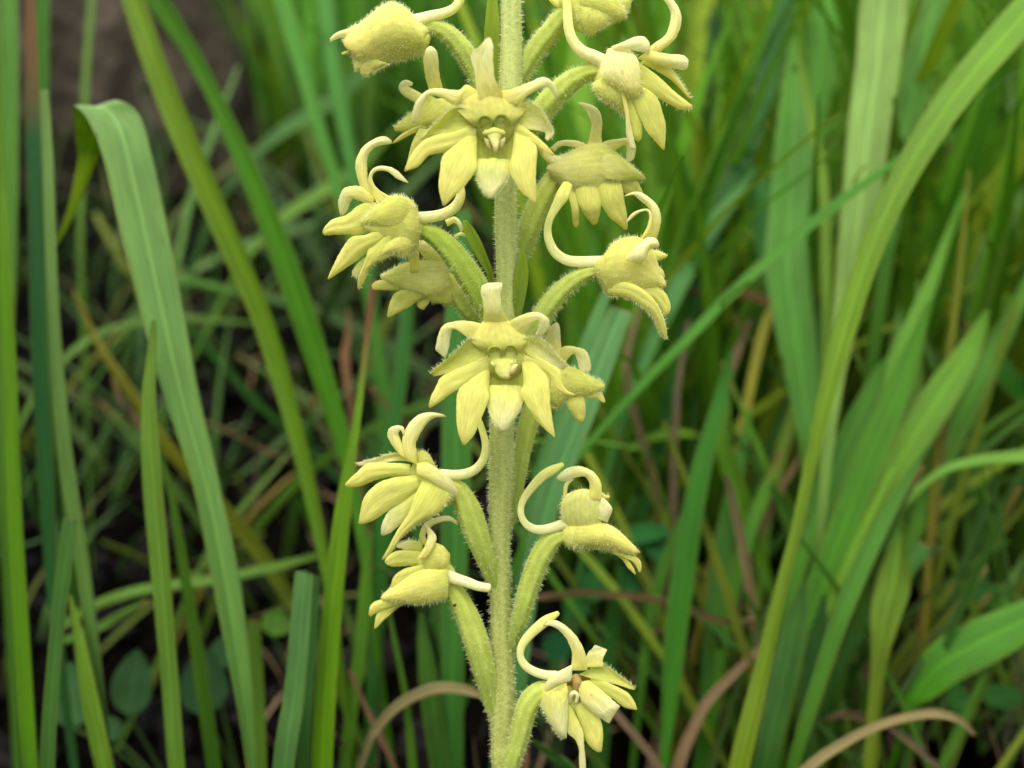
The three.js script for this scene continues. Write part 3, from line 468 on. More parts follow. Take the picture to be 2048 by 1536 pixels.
function flower(label, zo, f) {
  const g = new THREE.Group(); g.name = 'flower'; orchid.add(g); if (label) g.userData.label = label;
  const hl = [];
  const px = fr => 1e-4 / FR[fr][2];
  const zs = (z, t) => { if (z === undefined) return 0; if (typeof z === 'number') return z; const q = t * (z.length - 1), i = Math.min(z.length - 2, Math.floor(q)); return lerp(z[i], z[i + 1], q - i); };
  const api = {
    pet(name, fr, L, Rr, o = {}) {
      const mk = (a, sgn) => { const n = a.length / 2; return Array.from({ length: n }, (_, i) => fp(fr, a[2 * i], a[2 * i + 1], zs(o.z, i / (n - 1)) + sgn * (o.zt ?? 0) / 2, zo)); };
      const l = mk(L, -1), r = mk(Rr, 1), s = ++seedN * 1.37, c0 = o.c0 ?? cHood, c1 = o.c1 ?? cLobe;
      const G = sheet(l, r, { nu: 12, nv: o.nv ?? 34, bulge: (o.b ?? 20) * px(fr) * (name === 'lip_lobe' ? .75 : 1), groove: name === 'lip_lobe' ? (o.gr ?? .22) * (o.b ?? 20) * px(fr) : 0, thick: (o.t ?? 11) * px(fr), ruffle: o.ruf ?? .0001, wave: (o.w ?? 14) * px(fr), ridges: o.ridges, seed: s, keep: o.keep, profile: o.profile,
        color: (u, v) => { let q = mixc(c0, c1, clamp(v * 1.5 - .1, 0, 1)); if (name === 'lip_lobe') q = mixc(mixc(cThroat, q, .6), q, clamp(v * 2.2, 0, 1)); if (v > .95) q = mixc(q, lin(206, 170, 84, .8), (v - .95) * 14 * (.25 + .75 * Math.abs(Math.sin(s * 3)))); if (nz.noise(u * 9 + s, v * 22, s) > .72) q = mixc(q, lin(150, 110, 50, .7), .35); const m = 1 + .05 * nz.noise(v * 6 + s, u * 2, s); return [q[0] * m, q[1] * m, q[2] * m * (1 + .1 * nz.noise(v * 4, u * 2 + s, 7))]; } }, O0);
      if (o.hair) hairs(hl, G, o.hair * .5, (o.hl ?? 7) * 1e-4, { side: o.hs ?? 1, where: o.hw });
      if (o.eh) for (const [side, n, a, b] of o.eh) edgeHairs(hl, G, n, (o.hl ?? 8) * 1e-4, side, a ?? 0, b ?? 1);
      return mesh(name, G, o.mat ?? mPetal, g);
    },
    tub(name, fr, pts, o = {}) {
      const s = ++seedN * 2.1, P = [], r = []; for (let i = 0; i < pts.length; i += 4) { P.push(fp(fr, pts[i], pts[i + 1], pts[i + 2], zo)); r.push(pts[i + 3] * px(fr)); }
      const c0 = o.c0 ?? cHood, c1 = o.c1 ?? c0;
      const G = tube(P, r, { nv: o.nv ?? 36, nu: o.nu ?? 20, flat: o.flat, rib: o.rib, lump: o.lump ?? .03, seed: s, cap: o.cap, twist: o.twist, vrep: o.vrep ?? 2,
        color: (a, t) => { const q = mixc(c0, c1, t), m = 1 + .07 * nz.noise(t * 8 + s, Math.cos(a), Math.sin(a)) + (o.rib ? .03 * Math.cos(a * 6 + t * 2) : 0); return [q[0] * m, q[1] * m, q[2] * m]; } }, O0);
      if (o.hair) hairs(hl, G, o.hair * .5, (o.hl ?? 7) * 1e-4, { where: o.hw, droop: o.droop });
      return mesh(name, G, o.mat ?? mFlesh, g);
    },
    spur(fr, pts, o = {}) { return api.tub('spur', fr, pts, { c0: cSpur, c1: o.c1 ?? cLobe, flat: o.flat ?? .8, lump: .02, nv: 44, ...o }); },
    ovary(fr, pts, o = {}) { return api.tub('ovary', fr, pts.map((v, i) => i % 4 === 3 ? v * .92 : v), { c0: mixc(cHood, cOvary, .6), c1: mixc(cOvary, cStem, .35), mat: mFlesh, rib: .05, hair: 1900, hl: 8, nv: 44, nu: 36, ...o }); },
  };
  f(api);
  if (hl.length) hairMesh(hl, mHair, g, O0);
  return g;
}
const CR = { c0: cLobe, c1: cCream };
const E = (n) => [[0, n], [1, n]];

flower('flower seen from the side, at the very top left', 0, ({ pet, tub, spur, ovary }) => {
  tub('hood', 'A', [1070, 420, -20, 90, 1030, 400, -20, 150, 900, 372, -20, 200, 740, 350, -20, 250, 580, 440, -20, 235, 450, 500, -20, 200], { flat: .8, hair: 300, cap: 1, c0: cHood, c1: cLobe, lump: .08 });
  pet('sepal', 'A', [1030, 250, 960, 160, 860, 70, 740, 28, 620, 70, 490, 180, 380, 250, 290, 310, 235, 430], [1080, 560, 980, 582, 880, 612, 760, 645, 640, 690, 560, 720, 490, 740, 430, 720, 330, 600], { z: [20, 30, 40, 40, 40, 40, 40, 40, 40], b: 210, hair: 2600, eh: [[0, 200], [1, 200]], c0: cHood, c1: cLobe, nv: 44, ruf: .0003, profile: v => .55 + .45 * Math.sin(Math.PI * Math.min(1, v * .8 + .1)) });
  pet('petal', 'A', [400, 275, 300, 292, 180, 332, 98, 395], [420, 430, 320, 372, 200, 392, 108, 432], { z: [80, 100, 90, 60], b: 20, ...CR });
  pet('petal', 'A', [430, 420, 330, 490, 215, 545], [470, 560, 340, 552, 230, 562], { z: [160, 120, 80], b: 14 });
  pet('lip_lobe', 'A', [440, 440, 345, 560, 338, 650, 358, 744], [560, 640, 490, 650, 440, 700, 384, 744], { z: [120, 130, 120, 100], b: 20, hair: 200 });
  pet('lip_lobe', 'A', [540, 600, 430, 660, 411, 740, 446, 796], [700, 650, 600, 700, 525, 752, 474, 798], { z: [150, 140, 120, 90], b: 20, hair: 200, eh: [[1, 90]] });
  spur('A', [960, 215, 40, 62, 1040, 195, 20, 58, 1150, 165, 0, 54, 1260, 140, 0, 50, 1360, 95, 0, 46, 1425, 20, 0, 44, 1455, -80, 0, 42, 1460, -200, 0, 40]);
  ovary('A', [1010, 320, -40, 72, 1110, 285, -50, 80, 1210, 295, -50, 86, 1330, 365, -50, 95, 1460, 510, -60, 104, 1570, 700, -90, 98, 1660, 950, -140, 85, 1750, 1200, -220, 70]);
});
flower('flower cut off by the top edge, right of the stem', -25, ({ pet, tub, spur, ovary }) => {
  tub('hood', 'B', [550, 0, 0, 90, 640, 20, 0, 200, 770, 50, 0, 268, 920, 50, 0, 240, 1060, 40, 0, 190, 1150, 50, 0, 140], { flat: .75, hair: 1700, c0: cHood, c1: mixc(cHood, cOvary, .3) });
  pet('sepal', 'B', [700, -160, 900, -120, 1080, -40, 1150, 60, 1192, 170], [720, 120, 860, 150, 980, 190, 1080, 215, 1185, 190], { z: [180, 200, 190, 160, 100], b: 50, hair: 500, eh: E(70), c1: cHood });
  pet('lip_lobe', 'B', [680, 60, 700, 220, 760, 330, 810, 352], [1020, 120, 1000, 240, 900, 310, 830, 352], { z: [210, 210, 160, 100], b: 60, hair: 400, eh: E(60), c1: cHood });
  tub('petal', 'B', [600, 62, 0, 40, 530, 52, 0, 40, 470, 20, 0, 42, 410, -40, 0, 40], { flat: .5, c0: cHood, c1: cHood });
  ovary('B', [600, 90, -50, 92, 510, 205, -60, 108, 400, 345, -70, 112, 290, 480, -70, 112, 190, 640, -80, 108, 90, 830, -100, 90, 30, 960, -120, 70]);
});
flower('wide open flower turned right, upper right of the spike', 10, ({ pet, tub, spur, ovary }) => {
  tub('hood', 'B', [900, 740, -40, 100, 960, 760, -30, 200, 1040, 800, -20, 240, 1140, 850, -20, 220, 1230, 900, -30, 170], { flat: .7, hair: 700 });
  pet('sepal', 'B', [880, 820, 850, 900, 950, 1030, 1080, 1110, 1170, 1200], [1080, 820, 1120, 900, 1160, 950, 1180, 1010, 1190, 1120], { z: [120, 150, 150, 120, 90], b: 40, hair: 700, eh: [[0, 120]], c1: cHood });
  pet('sepal', 'B', [1000, 500, 925, 740, 1090, 890, 1180, 960, 1305, 1056], [1210, 480, 1318, 640, 1340, 840, 1352, 930, 1325, 1040], { z: [120, 210, 220, 190, 130], b: 36, hair: 900, eh: [[0, 60], [1, 40]], c0: cCream, c1: cLobe });
  pet('petal', 'B', [1030, 480, 1150, 432, 1280, 378, 1370, 378, 1432, 440], [1080, 520, 1200, 510, 1300, 525, 1390, 540, 1436, 530], { z: [150, 190, 200, 190, 150], b: 24, c0: cCream, c1: cCream });
  pet('petal', 'B', [1410, 560, 1445, 470, 1580, 370, 1640, 225, 1640, 110, 1555, -25, 1500, -60], [1440, 585, 1560, 515, 1690, 400, 1756, 235, 1742, 105, 1655, -25, 1600, -90], { z: [100, 110, 90, 70, 60, 50, 40], b: 26, nv: 44, ...CR });
  pet('sepal', 'B', [1330, 640, 1500, 730, 1670, 840, 1835, 1016], [1470, 560, 1600, 640, 1730, 810, 1850, 1008], { z: [20, 30, 10, -20], b: 20, eh: [[1, 120]], hair: 220, hs: -1 });
  pet('petal', 'B', [1300, 600, 1480, 660, 1640, 694, 1780, 718, 1822, 695], [1410, 520, 1540, 540, 1650, 558, 1770, 566, 1826, 620], { z: [130, 120, 90, 60, 40], b: 34, ...CR });
  pet('lip_lobe', 'B', [1330, 900, 1500, 995, 1620, 1060, 1740, 1122, 1870, 1118], [1330, 640, 1500, 770, 1680, 930, 1780, 1015, 1872, 1085], { z: [120, 110, 80, 50, 20], b: 36, eh: [[0, 30]] });
  pet('lip_lobe', 'B', [1230, 960, 1330, 1200, 1400, 1350, 1480, 1440, 1565, 1538], [1350, 880, 1500, 990, 1572, 1180, 1597, 1320, 1580, 1535], { z: [150, 170, 150, 120, 80], b: 30 });
  pet('lip_lobe', 'B', [1170, 960, 1215, 1200, 1262, 1400, 1310, 1457], [1300, 980, 1335, 1200, 1357, 1300, 1350, 1425], { z: [130, 140, 120, 100], b: 22, c1: cHood });
  pet('lip_lobe', 'B', [1130, 940, 1178, 1180, 1190, 1380, 1235, 1535], [1180, 950, 1220, 1180, 1252, 1350, 1292, 1532], { z: [180, 190, 170, 150], b: 14, ...CR });
  spur('B', [940, 630, 20, 72, 860, 585, 40, 66, 745, 535, 60, 62, 655, 440, 70, 54, 607, 320, 70, 50, 592, 200, 60, 48, 585, 80, 40, 45, 575, -80, 30, 42]);
  ovary('B', [880, 725, -30, 84, 760, 755, -30, 98, 620, 835, -30, 112, 480, 960, -40, 124, 360, 1095, -70, 132, 240, 1260, -150, 120, 110, 1430, -250, 100, 0, 1560, -320, 80]);
});
flower('flower turned left, half hidden behind the upper front flower', -70, ({ pet, tub }) => {
  tub('hood', 'C', [600, 720, -60, 120, 460, 720, -40, 140, 320, 740, -30, 120, 200, 790, -40, 70, 110, 830, -50, 40], { flat: .7, hair: 700 });
  pet('sepal', 'C', [330, 545, 200, 690, 100, 770, 34, 835], [560, 700, 440, 800, 230, 860, 45, 868], { z: [60, 70, 20, -20], b: 40, hair: 500, eh: [[0, 90], [1, 60]], c1: cHood });
  pet('lip_lobe', 'C', [260, 800, 100, 890, 15, 968], [330, 840, 190, 890, 32, 968], { z: [80, 40, 0], b: 10 });
  pet('lip_lobe', 'C', [250, 840, 190, 960, 140, 1150], [420, 860, 330, 960, 190, 1100], { z: [90, 80, 40], b: 20 });
  pet('petal', 'C', [335, 520, 300, 390, 283, 250, 300, 180, 335, 140], [455, 510, 425, 390, 412, 250, 400, 180, 355, 140], { z: [10, 10, 10, 0, -10], b: 30, ...CR });
  tub('petal', 'C', [300, 620, 40, 52, 220, 570, 40, 48, 150, 530, 40, 46, 115, 490, 40, 42, 140, 458, 50, 32, 185, 462, 50, 16], { flat: .7, c0: cLobe, c1: cCream });
});
flower('large flower facing the lens, uppermost of the two front ones', 120, ({ pet, tub }) => {
  tub('hood', 'C', [900, 720, -260, 120, 900, 760, -180, 220, 895, 800, -110, 250], { flat: .9, c0: cHood, c1: cThroat, hair: 300 });
  pet('petal', 'C', [800, 660, 762, 600, 735, 480, 720, 350, 690, 215, 770, 128, 835, 58], [920, 660, 965, 560, 925, 480, 888, 380, 880, 260, 880, 140, 858, 62], { z: [10, 50, 90, 110, 130, 140, 120], b: -22, nv: 44, ...CR });
  pet('petal', 'C', [780, 540, 660, 468, 590, 512, 440, 500, 320, 515, 225, 610, 188, 720, 190, 790], [800, 690, 600, 640, 540, 640, 440, 580, 345, 560, 300, 620, 250, 740, 215, 800], { z: [0, 30, 55, 60, 40, 10, -30, -60], b: 18, nv: 48, ...CR });
  pet('petal', 'C', [900, 510, 985, 520, 1080, 490, 1200, 440, 1310, 404, 1390, 450, 1440, 560], [940, 690, 1040, 650, 1120, 620, 1165, 570, 1260, 512, 1345, 492, 1420, 585], { z: [0, 30, 65, 90, 90, 70, 40], b: 18, nv: 44, ...CR });
  pet('hood', 'C', [700, 540, 560, 640, 650, 760, 745, 840], [1000, 560, 1150, 660, 1090, 760, 1020, 840], { z: [10, 40, 46, 0], b: 20, c0: cLobe, c1: mixc(cLobe, cThroat, .5), nv: 24, profile: v => 1 - .9 * v });
  pet('throat', 'C', [690, 720, 700, 850, 725, 1000, 730, 1120, 730, 1150], [1090, 720, 1080, 850, 1055, 1000, 1040, 1120, 1030, 1150], { z: [30, -10, -40, -20, 50], b: -60, c0: cHood, c1: cThroat });
  pet('lip', 'C', [740, 790, 600, 850, 470, 920], [740, 1010, 610, 1060, 452, 1066], { z: [-10, 30, 55], b: 8, c0: mixc(cThroat, cLobe, .6) });
  pet('lip', 'C', [1060, 780, 1170, 845, 1260, 930], [1050, 1010, 1150, 1040, 1240, 1010], { z: [-10, 30, 55], b: 8, c0: mixc(cThroat, cLobe, .6) });
  pet('sepal', 'C', [720, 700, 560, 665, 430, 760, 330, 850, 262, 935], [740, 830, 600, 880, 480, 890, 390, 900, 280, 940], { z: [20, 30, 30, 20, 0], zt: -40, b: -40, eh: [[0, 170]], c0: cThroat, c1: cHood });
  pet('sepal', 'C', [1060, 640, 1180, 615, 1300, 700, 1392, 860, 1345, 945], [1060, 800, 1160, 840, 1260, 860, 1320, 880, 1325, 930], { z: [20, 40, 40, 20, 10], zt: -50, b: -30, eh: [[0, 200]], hair: 300, hs: 1, hw: (u) => u < -.3, c0: cHood, c1: cCream });
  pet('lip_lobe', 'C', [740, 800, 560, 870, 400, 895, 270, 960, 170, 1080, 122, 1205], [730, 930, 580, 1000, 450, 1045, 330, 1075, 240, 1165, 132, 1208], { z: [-20, 45, 90, 110, 120, 110], b: 20 });
  pet('lip_lobe', 'C', [710, 860, 570, 970, 450, 1080, 428, 1200, 415, 1340, 450, 1500], [745, 930, 738, 1060, 735, 1190, 640, 1330, 560, 1410, 465, 1503], { z: [-20, 70, 135, 160, 170, 160], b: 30 });
  pet('lip_lobe', 'C', [1060, 860, 1042, 1050, 1018, 1180, 1060, 1290, 1130, 1390, 1232, 1482], [1120, 850, 1210, 950, 1256, 1015, 1246, 1180, 1246, 1350, 1244, 1478], { z: [-20, 80, 135, 160, 170, 170], b: 30 });
  pet('lip_lobe', 'C', [1060, 790, 1200, 870, 1310, 960, 1405, 1065], [1060, 880, 1190, 960, 1290, 1022, 1385, 1075], { z: [-10, 55, 80, 90], b: 14 });
  pet('lip_lobe', 'C', [735, 1105, 712, 1190, 755, 1310, 800, 1390, 850, 1442], [1025, 1105, 1030, 1190, 985, 1300, 915, 1390, 870, 1442], { z: [40, 105, 130, 140, 140], b: 26, ridges: { n: 3, a: .0003 }, eh: [[0, 60, .3], [1, 60, .3]], hl: 5, c0: cThroat, c1: cCream });
  tub('anther', 'C', [756, 830, 44, 10, 752, 775, 64, 12, 785, 738, 74, 12, 835, 738, 74, 12, 866, 775, 64, 12, 862, 830, 44, 10], { c0: cAnth, c1: cAnth });
  tub('anther', 'C', [898, 820, 44, 10, 894, 765, 64, 12, 925, 728, 74, 12, 975, 728, 74, 12, 1004, 765, 64, 12, 1000, 820, 44, 10], { c0: cAnth, c1: cAnth });
  tub('column', 'C', [800, 880, 30, 14, 845, 872, 44, 22, 890, 862, 50, 28, 935, 870, 44, 22, 975, 880, 30, 14], { c0: cHood, c1: cHood, flat: .7 });
  pet('column', 'C', [800, 850, 845, 930, 874, 990, 895, 1045], [980, 850, 940, 930, 928, 990, 908, 1045], { z: [30, 50, 66, 64], b: 22, c0: cHood, c1: cCream });
  pet('column', 'C', [800, 920, 815, 970, 850, 1035], [850, 940, 862, 985, 870, 1030], { z: [20, 20, 20], b: 8, c0: cCream, c1: lin(232, 212, 140, .85) });
  pet('column', 'C', [940, 940, 930, 985, 935, 1025], [985, 910, 978, 970, 948, 1030], { z: [20, 20, 20], b: 8, c0: cCream, c1: lin(232, 212, 140, .85) });
});
flower('drooping flower seen from behind, right of the upper front flower', -70, ({ pet, tub, spur, ovary }) => {
  tub('hood', 'E', [270, 300, -30, 50, 340, 315, -20, 90, 450, 335, -20, 130, 570, 345, -20, 130, 680, 350, -20, 90], { flat: .7, hair: 300, c0: cHood });
  pet('petal', 'B', [770, 1580, 812, 1400, 830, 1270, 790, 1160, 745, 1095, 692, 1062], [960, 1580, 936, 1380, 946, 1260, 922, 1150, 850, 1085, 712, 1042], { z: [60, 60, 50, 40, 30, 20], b: 26, ...CR });
  pet('petal', 'E', [520, 170, 420, 116, 340, 104, 265, 118, 206, 165], [500, 260, 420, 180, 340, 150, 275, 152, 238, 188], { z: [40, 60, 60, 50, 40], b: 16, ...CR });
  pet('petal', 'E', [520, 180, 580, 120, 680, 97, 770, 94, 808, 150, 795, 235, 745, 265], [600, 260, 640, 200, 700, 155, 738, 146, 744, 175, 741, 225, 739, 264], { z: [60, 60, 60, 50, 40, 30], b: 16, ...CR });
  pet('sepal', 'E', [200, 285, 250, 228, 345, 188, 440, 142, 580, 128, 680, 200, 790, 290, 872, 368], [205, 330, 270, 410, 340, 480, 440, 516, 560, 510, 680, 440, 780, 400, 862, 392], { z: [20, 40, 60, 80, 90, 80, 60, 40], b: 120, nv: 44, hair: 1500, eh: [[0, 150], [1, 60]], c0: mixc(cHood, cCream, .55), c1: cHood, profile: v => Math.min(1, .5 + v * 2) * (1 - .8 * v) });
  pet('sepal', 'E', [500, 200, 660, 212, 785, 290, 874, 366], [470, 350, 620, 378, 740, 388, 862, 394], { z: [90, 172, 140, 50], b: 16, hair: 300, eh: [[1, 50]], c0: mixc(cHood, cCream, .55), c1: cHood });
  pet('lip_lobe', 'E', [640, 330, 800, 380, 845, 440, 862, 486], [600, 400, 700, 455, 770, 486, 852, 490], { z: [90, 90, 60, 20], b: 14 });
  pet('lip_lobe', 'E', [520, 340, 560, 530, 620, 640, 680, 690, 738, 737], [690, 340, 715, 450, 732, 550, 747, 640, 750, 725], { z: [100, 150, 130, 100, 60], b: 34 });
  pet('lip_lobe', 'E', [370, 370, 415, 560, 460, 640, 506, 702], [560, 370, 568, 540, 558, 620, 535, 694], { z: [100, 150, 120, 60], b: 26 });
  pet('lip_lobe', 'E', [320, 410, 355, 580, 368, 680, 382, 717], [430, 420, 415, 580, 410, 660, 396, 717], { z: [80, 130, 90, 50], b: 16 });
  spur('E', [470, 310, 20, 60, 380, 285, 60, 52, 280, 262, 70, 44, 205, 232, 80, 34, 165, 190, 80, 28, 130, 130, 60, 24]);
  ovary('E', [275, 320, -10, 66, 195, 445, -10, 84, 115, 600, -20, 90, 50, 760, -30, 88, -15, 920, -50, 78, -60, 1040, -80, 60]);
});
flower('flower in profile on the right with a long thin looping spur', 10, ({ pet, tub, spur, ovary }) => {
  tub('hood', 'E', [590, 1050, -20, 50, 640, 1020, -20, 110, 720, 1010, -20, 160, 800, 1040, -20, 145, 880, 1090, -20, 100, 940, 1150, -20, 50], { flat: .75, hair: 300 });
  pet('sepal', 'E', [606, 960, 620, 860, 680, 805, 760, 780, 850, 790, 930, 880, 975, 1010, 1018, 1112], [556, 1060, 572, 1130, 610, 1186, 690, 1196, 770, 1190, 850, 1180, 930, 1150, 1004, 1142], { z: [20, 30, 40, 50, 60, 60, 50, 40], b: 120, nv: 44, hair: 1500, eh: [[0, 150], [1, 160]], c1: cLobe, profile: v => Math.min(1, .5 + v * 2) * (1 - .7 * v) });
  pet('lip_lobe', 'E', [620, 1100, 760, 1100, 880, 1160, 965, 1260, 1012, 1380, 1026, 1492], [610, 1190, 760, 1212, 880, 1296, 940, 1360, 972, 1440, 1018, 1496], { z: [70, 120, 130, 110, 80, 50], b: 30, eh: [[1, 170]], hair: 500 });
  pet('lip_lobe', 'E', [830, 1100, 980, 1140, 1042, 1225, 1045, 1290, 1012, 1332], [820, 1160, 930, 1230, 985, 1296, 1000, 1316, 1004, 1330], { z: [70, 70, 60, 50, 40], b: 26 });
  pet('petal', 'E', [840, 800, 888, 700, 908, 620, 890, 570, 830, 522, 790, 492, 722, 504], [950, 800, 975, 720, 984, 640, 960, 565, 900, 505, 830, 472, 740, 486], { z: [40, 50, 60, 60, 50, 40, 20], b: 22, nv: 44, ...CR });
  pet('petal', 'E', [840, 790, 888, 715, 903, 640, 885, 602, 840, 607, 790, 642, 732, 694], [880, 790, 912, 720, 916, 640, 895, 592, 840, 594, 780, 622, 738, 684], { z: [100, 100, 90, 80, 80, 70, 60], b: 16, ...CR });
  pet('petal', 'E', [730, 940, 770, 880, 860, 800, 930, 786, 968, 846], [840, 970, 880, 930, 900, 880, 925, 864, 962, 852], { z: [170, 190, 180, 160, 120], b: 34, c0: cCream, c1: cCream });
  pet('sepal', 'E', [870, 890, 950, 876, 1032, 910], [880, 945, 960, 950, 1026, 920], { z: [60, 40, 20], b: 18, c1: cHood, eh: E(20) });
  pet('petal', 'E', [910, 980, 980, 996, 1008, 1060], [920, 1030, 970, 1060, 1000, 1076], { z: [70, 50, 30], b: 14 });
  spur('E', [640, 952, 10, 40, 540, 952, 20, 38, 430, 955, 20, 38, 330, 945, 20, 36, 250, 895, 20, 34, 203, 810, 20, 30, 193, 720, 20, 26, 215, 640, 20, 26, 255, 565, 10, 34, 298, 490, 0, 46, 330, 420, -20, 36], { flat: .5, c1: cHood });
  ovary('E', [625, 1015, -10, 46, 530, 1020, -10, 50, 420, 1060, -10, 60, 320, 1130, -10, 68, 235, 1220, -10, 74, 150, 1345, -30, 80, 60, 1490, -90, 74, 0, 1600, -140, 64]);
});
flower('flower turned left below the topmost one, with two tall curls', 20, ({ pet, tub, spur, ovary }) => {
  tub('hood', 'D', [750, 810, -20, 80, 710, 800, -20, 140, 640, 790, -20, 170, 540, 800, -30, 140, 450, 830, -40, 90], { flat: .7, hair: 300 });
  pet('sepal', 'D', [752, 660, 690, 570, 560, 540, 450, 605, 385, 690, 340, 760], [748, 955, 685, 1004, 570, 992, 490, 960, 430, 880, 370, 810], { z: [30, 50, 70, 80, 80, 70], b: 110, hair: 1100, eh: [[0, 120], [1, 90]], c0: cHood, c1: cHood, profile: v => Math.min(1, .6 + v * 2) * (1 - .5 * v) });
  pet('sepal', 'D', [748, 640, 600, 545, 440, 610, 375, 680, 313, 745], [740, 800, 620, 785, 500, 775, 420, 772, 318, 768], { z: [60, 140, 165, 150, 120], b: 26, hair: 700, eh: [[0, 160]], c0: cHood, c1: cHood });
  pet('sepal', 'D', [742, 800, 650, 830, 520, 900, 420, 990, 370, 1070], [740, 960, 660, 1010, 560, 990, 470, 1030, 385, 1090], { z: [50, 120, 135, 120, 100], b: 30, hair: 500, eh: [[1, 140]], c1: cLobe });
  pet('petal', 'D', [350, 580, 306, 470, 276, 360, 278, 270, 330, 170, 420, 108, 490, 90, 550, 118], [475, 590, 385, 470, 362, 340, 366, 250, 400, 190, 460, 158, 510, 150, 552, 142], { z: [60, 60, 60, 60, 60, 50, 40, 20], b: 24, nv: 48, ...CR });
  pet('petal', 'D', [440, 600, 385, 490, 372, 410, 400, 345, 455, 316, 525, 320, 595, 352, 680, 440], [560, 560, 450, 495, 405, 425, 412, 375, 450, 352, 520, 362, 590, 412, 674, 448], { z: [100, 90, 90, 90, 90, 80, 70, 60], b: 14, nv: 48, ...CR });
  pet('petal', 'D', [420, 560, 320, 478, 245, 470, 182, 490, 148, 560, 142, 625, 160, 700], [400, 620, 325, 592, 260, 570, 245, 575, 232, 600, 212, 650, 178, 698], { z: [80, 90, 90, 80, 60, 40, 20], b: 18, nv: 44, ...CR });
  pet('lip_lobe', 'D', [430, 590, 310, 610, 205, 690, 110, 720, 45, 775, 24, 825], [440, 770, 320, 840, 210, 842, 120, 842, 60, 848, 28, 842], { z: [70, 90, 90, 80, 60, 40], b: 34 });
  pet('lip_lobe', 'D', [520, 770, 360, 840, 240, 862, 155, 975, 100, 1080, 58, 1182], [540, 860, 430, 930, 345, 990, 260, 1060, 160, 1125, 72, 1186], { z: [120, 140, 130, 110, 90, 60], b: 36 });
  pet('lip_lobe', 'D', [380, 990, 285, 1070, 248, 1135, 268, 1176], [420, 1050, 340, 1110, 305, 1160, 285, 1178], { z: [90, 80, 60, 40], b: 12, hair: 120, c1: cCream });
  pet('lip_lobe', 'D', [540, 830, 380, 950, 355, 1020, 318, 1110, 290, 1180, 290, 1255], [560, 1000, 440, 1050, 400, 1080, 366, 1120, 350, 1180, 300, 1258], { z: [140, 150, 140, 120, 100, 70], b: 24, eh: [[1, 40]] });
  spur('D', [700, 712, 0, 48, 780, 712, 0, 44, 870, 703, 0, 42, 960, 680, 0, 41, 1035, 632, 0, 40, 1075, 565, 0, 36, 1080, 500, -20, 33, 1050, 440, -60, 30]);
  ovary('D', [690, 800, -50, 56, 770, 808, -40, 62, 880, 855, -30, 78, 990, 950, -20, 92, 1090, 1080, -20, 100, 1190, 1230, -40, 104, 1275, 1400, -100, 92, 1340, 1560, -180, 78], { hair: 2000, c0: cOvary, c1: cOvary });
});
flower('flower hanging behind, left of the lower front flower', -70, ({ pet, tub, spur, ovary }) => {
  tub('hood', 'D', [1090, 1330, -10, 60, 1040, 1290, 0, 118, 940, 1220, 0, 165, 820, 1190, 0, 140, 700, 1165, 0, 100, 560, 1165, 0, 50, 480, 1162, 0, 22], { flat: .7, hair: 1300, c1: cHood });
  pet('sepal', 'D', [980, 1040, 860, 1035, 700, 1050, 590, 1085, 465, 1160], [1000, 1240, 860, 1300, 700, 1270, 580, 1230, 475, 1185], { z: [140, 150, 120, 90, 50], b: 36, hair: 700, eh: [[0, 90], [1, 80]], c0: mixc(cHood, cCream, .5), c1: mixc(cHood, cCream, .3) });
  pet('lip_lobe', 'D', [640, 1170, 510, 1185, 430, 1200, 396, 1232], [660, 1270, 560, 1272, 470, 1268, 402, 1264], { z: [60, 60, 50, 30], b: 18 });
  pet('lip_lobe', 'D', [740, 1250, 600, 1278, 550, 1330, 528, 1400, 514, 1472], [860, 1290, 740, 1360, 680, 1402, 600, 1442, 526, 1478], { z: [80, 90, 80, 70, 50], b: 30 });
  pet('lip_lobe', 'D', [750, 1320, 744, 1380, 780, 1417], [860, 1330, 835, 1370, 798, 1417], { z: [40, 40, 30], b: 14 });
  pet('petal', 'D', [720, 900, 675, 1000, 690, 1080, 690, 1135], [765, 900, 762, 1000, 766, 1080, 762, 1150], { z: [150, 170, 180, 160], b: 10, c0: cLobe });
  pet('petal', 'D', [755, 888, 755, 950, 800, 1020, 880, 1070], [850, 890, 930, 950, 980, 1030, 1050, 1160], { z: [100, 120, 130, 120], b: 26, hair: 300, hl: 7, c0: cCream, c1: cHood });
  pet('petal', 'D', [960, 730, 1030, 705, 1080, 740, 1105, 810], [980, 780, 1030, 755, 1060, 775, 1080, 830], { z: [60, 60, 60, 50], b: 12, ...CR });
  pet('petal', 'D', [1030, 850, 1080, 825, 1125, 840], [1040, 870, 1080, 850, 1120, 862], { z: [60, 60, 50], b: 8, ...CR });
  ovary('D', [1060, 1290, 20, 92, 1110, 1370, 20, 86, 1170, 1440, 10, 78, 1250, 1500, -30, 72, 1340, 1580, -80, 66], { hair: 700 });
});
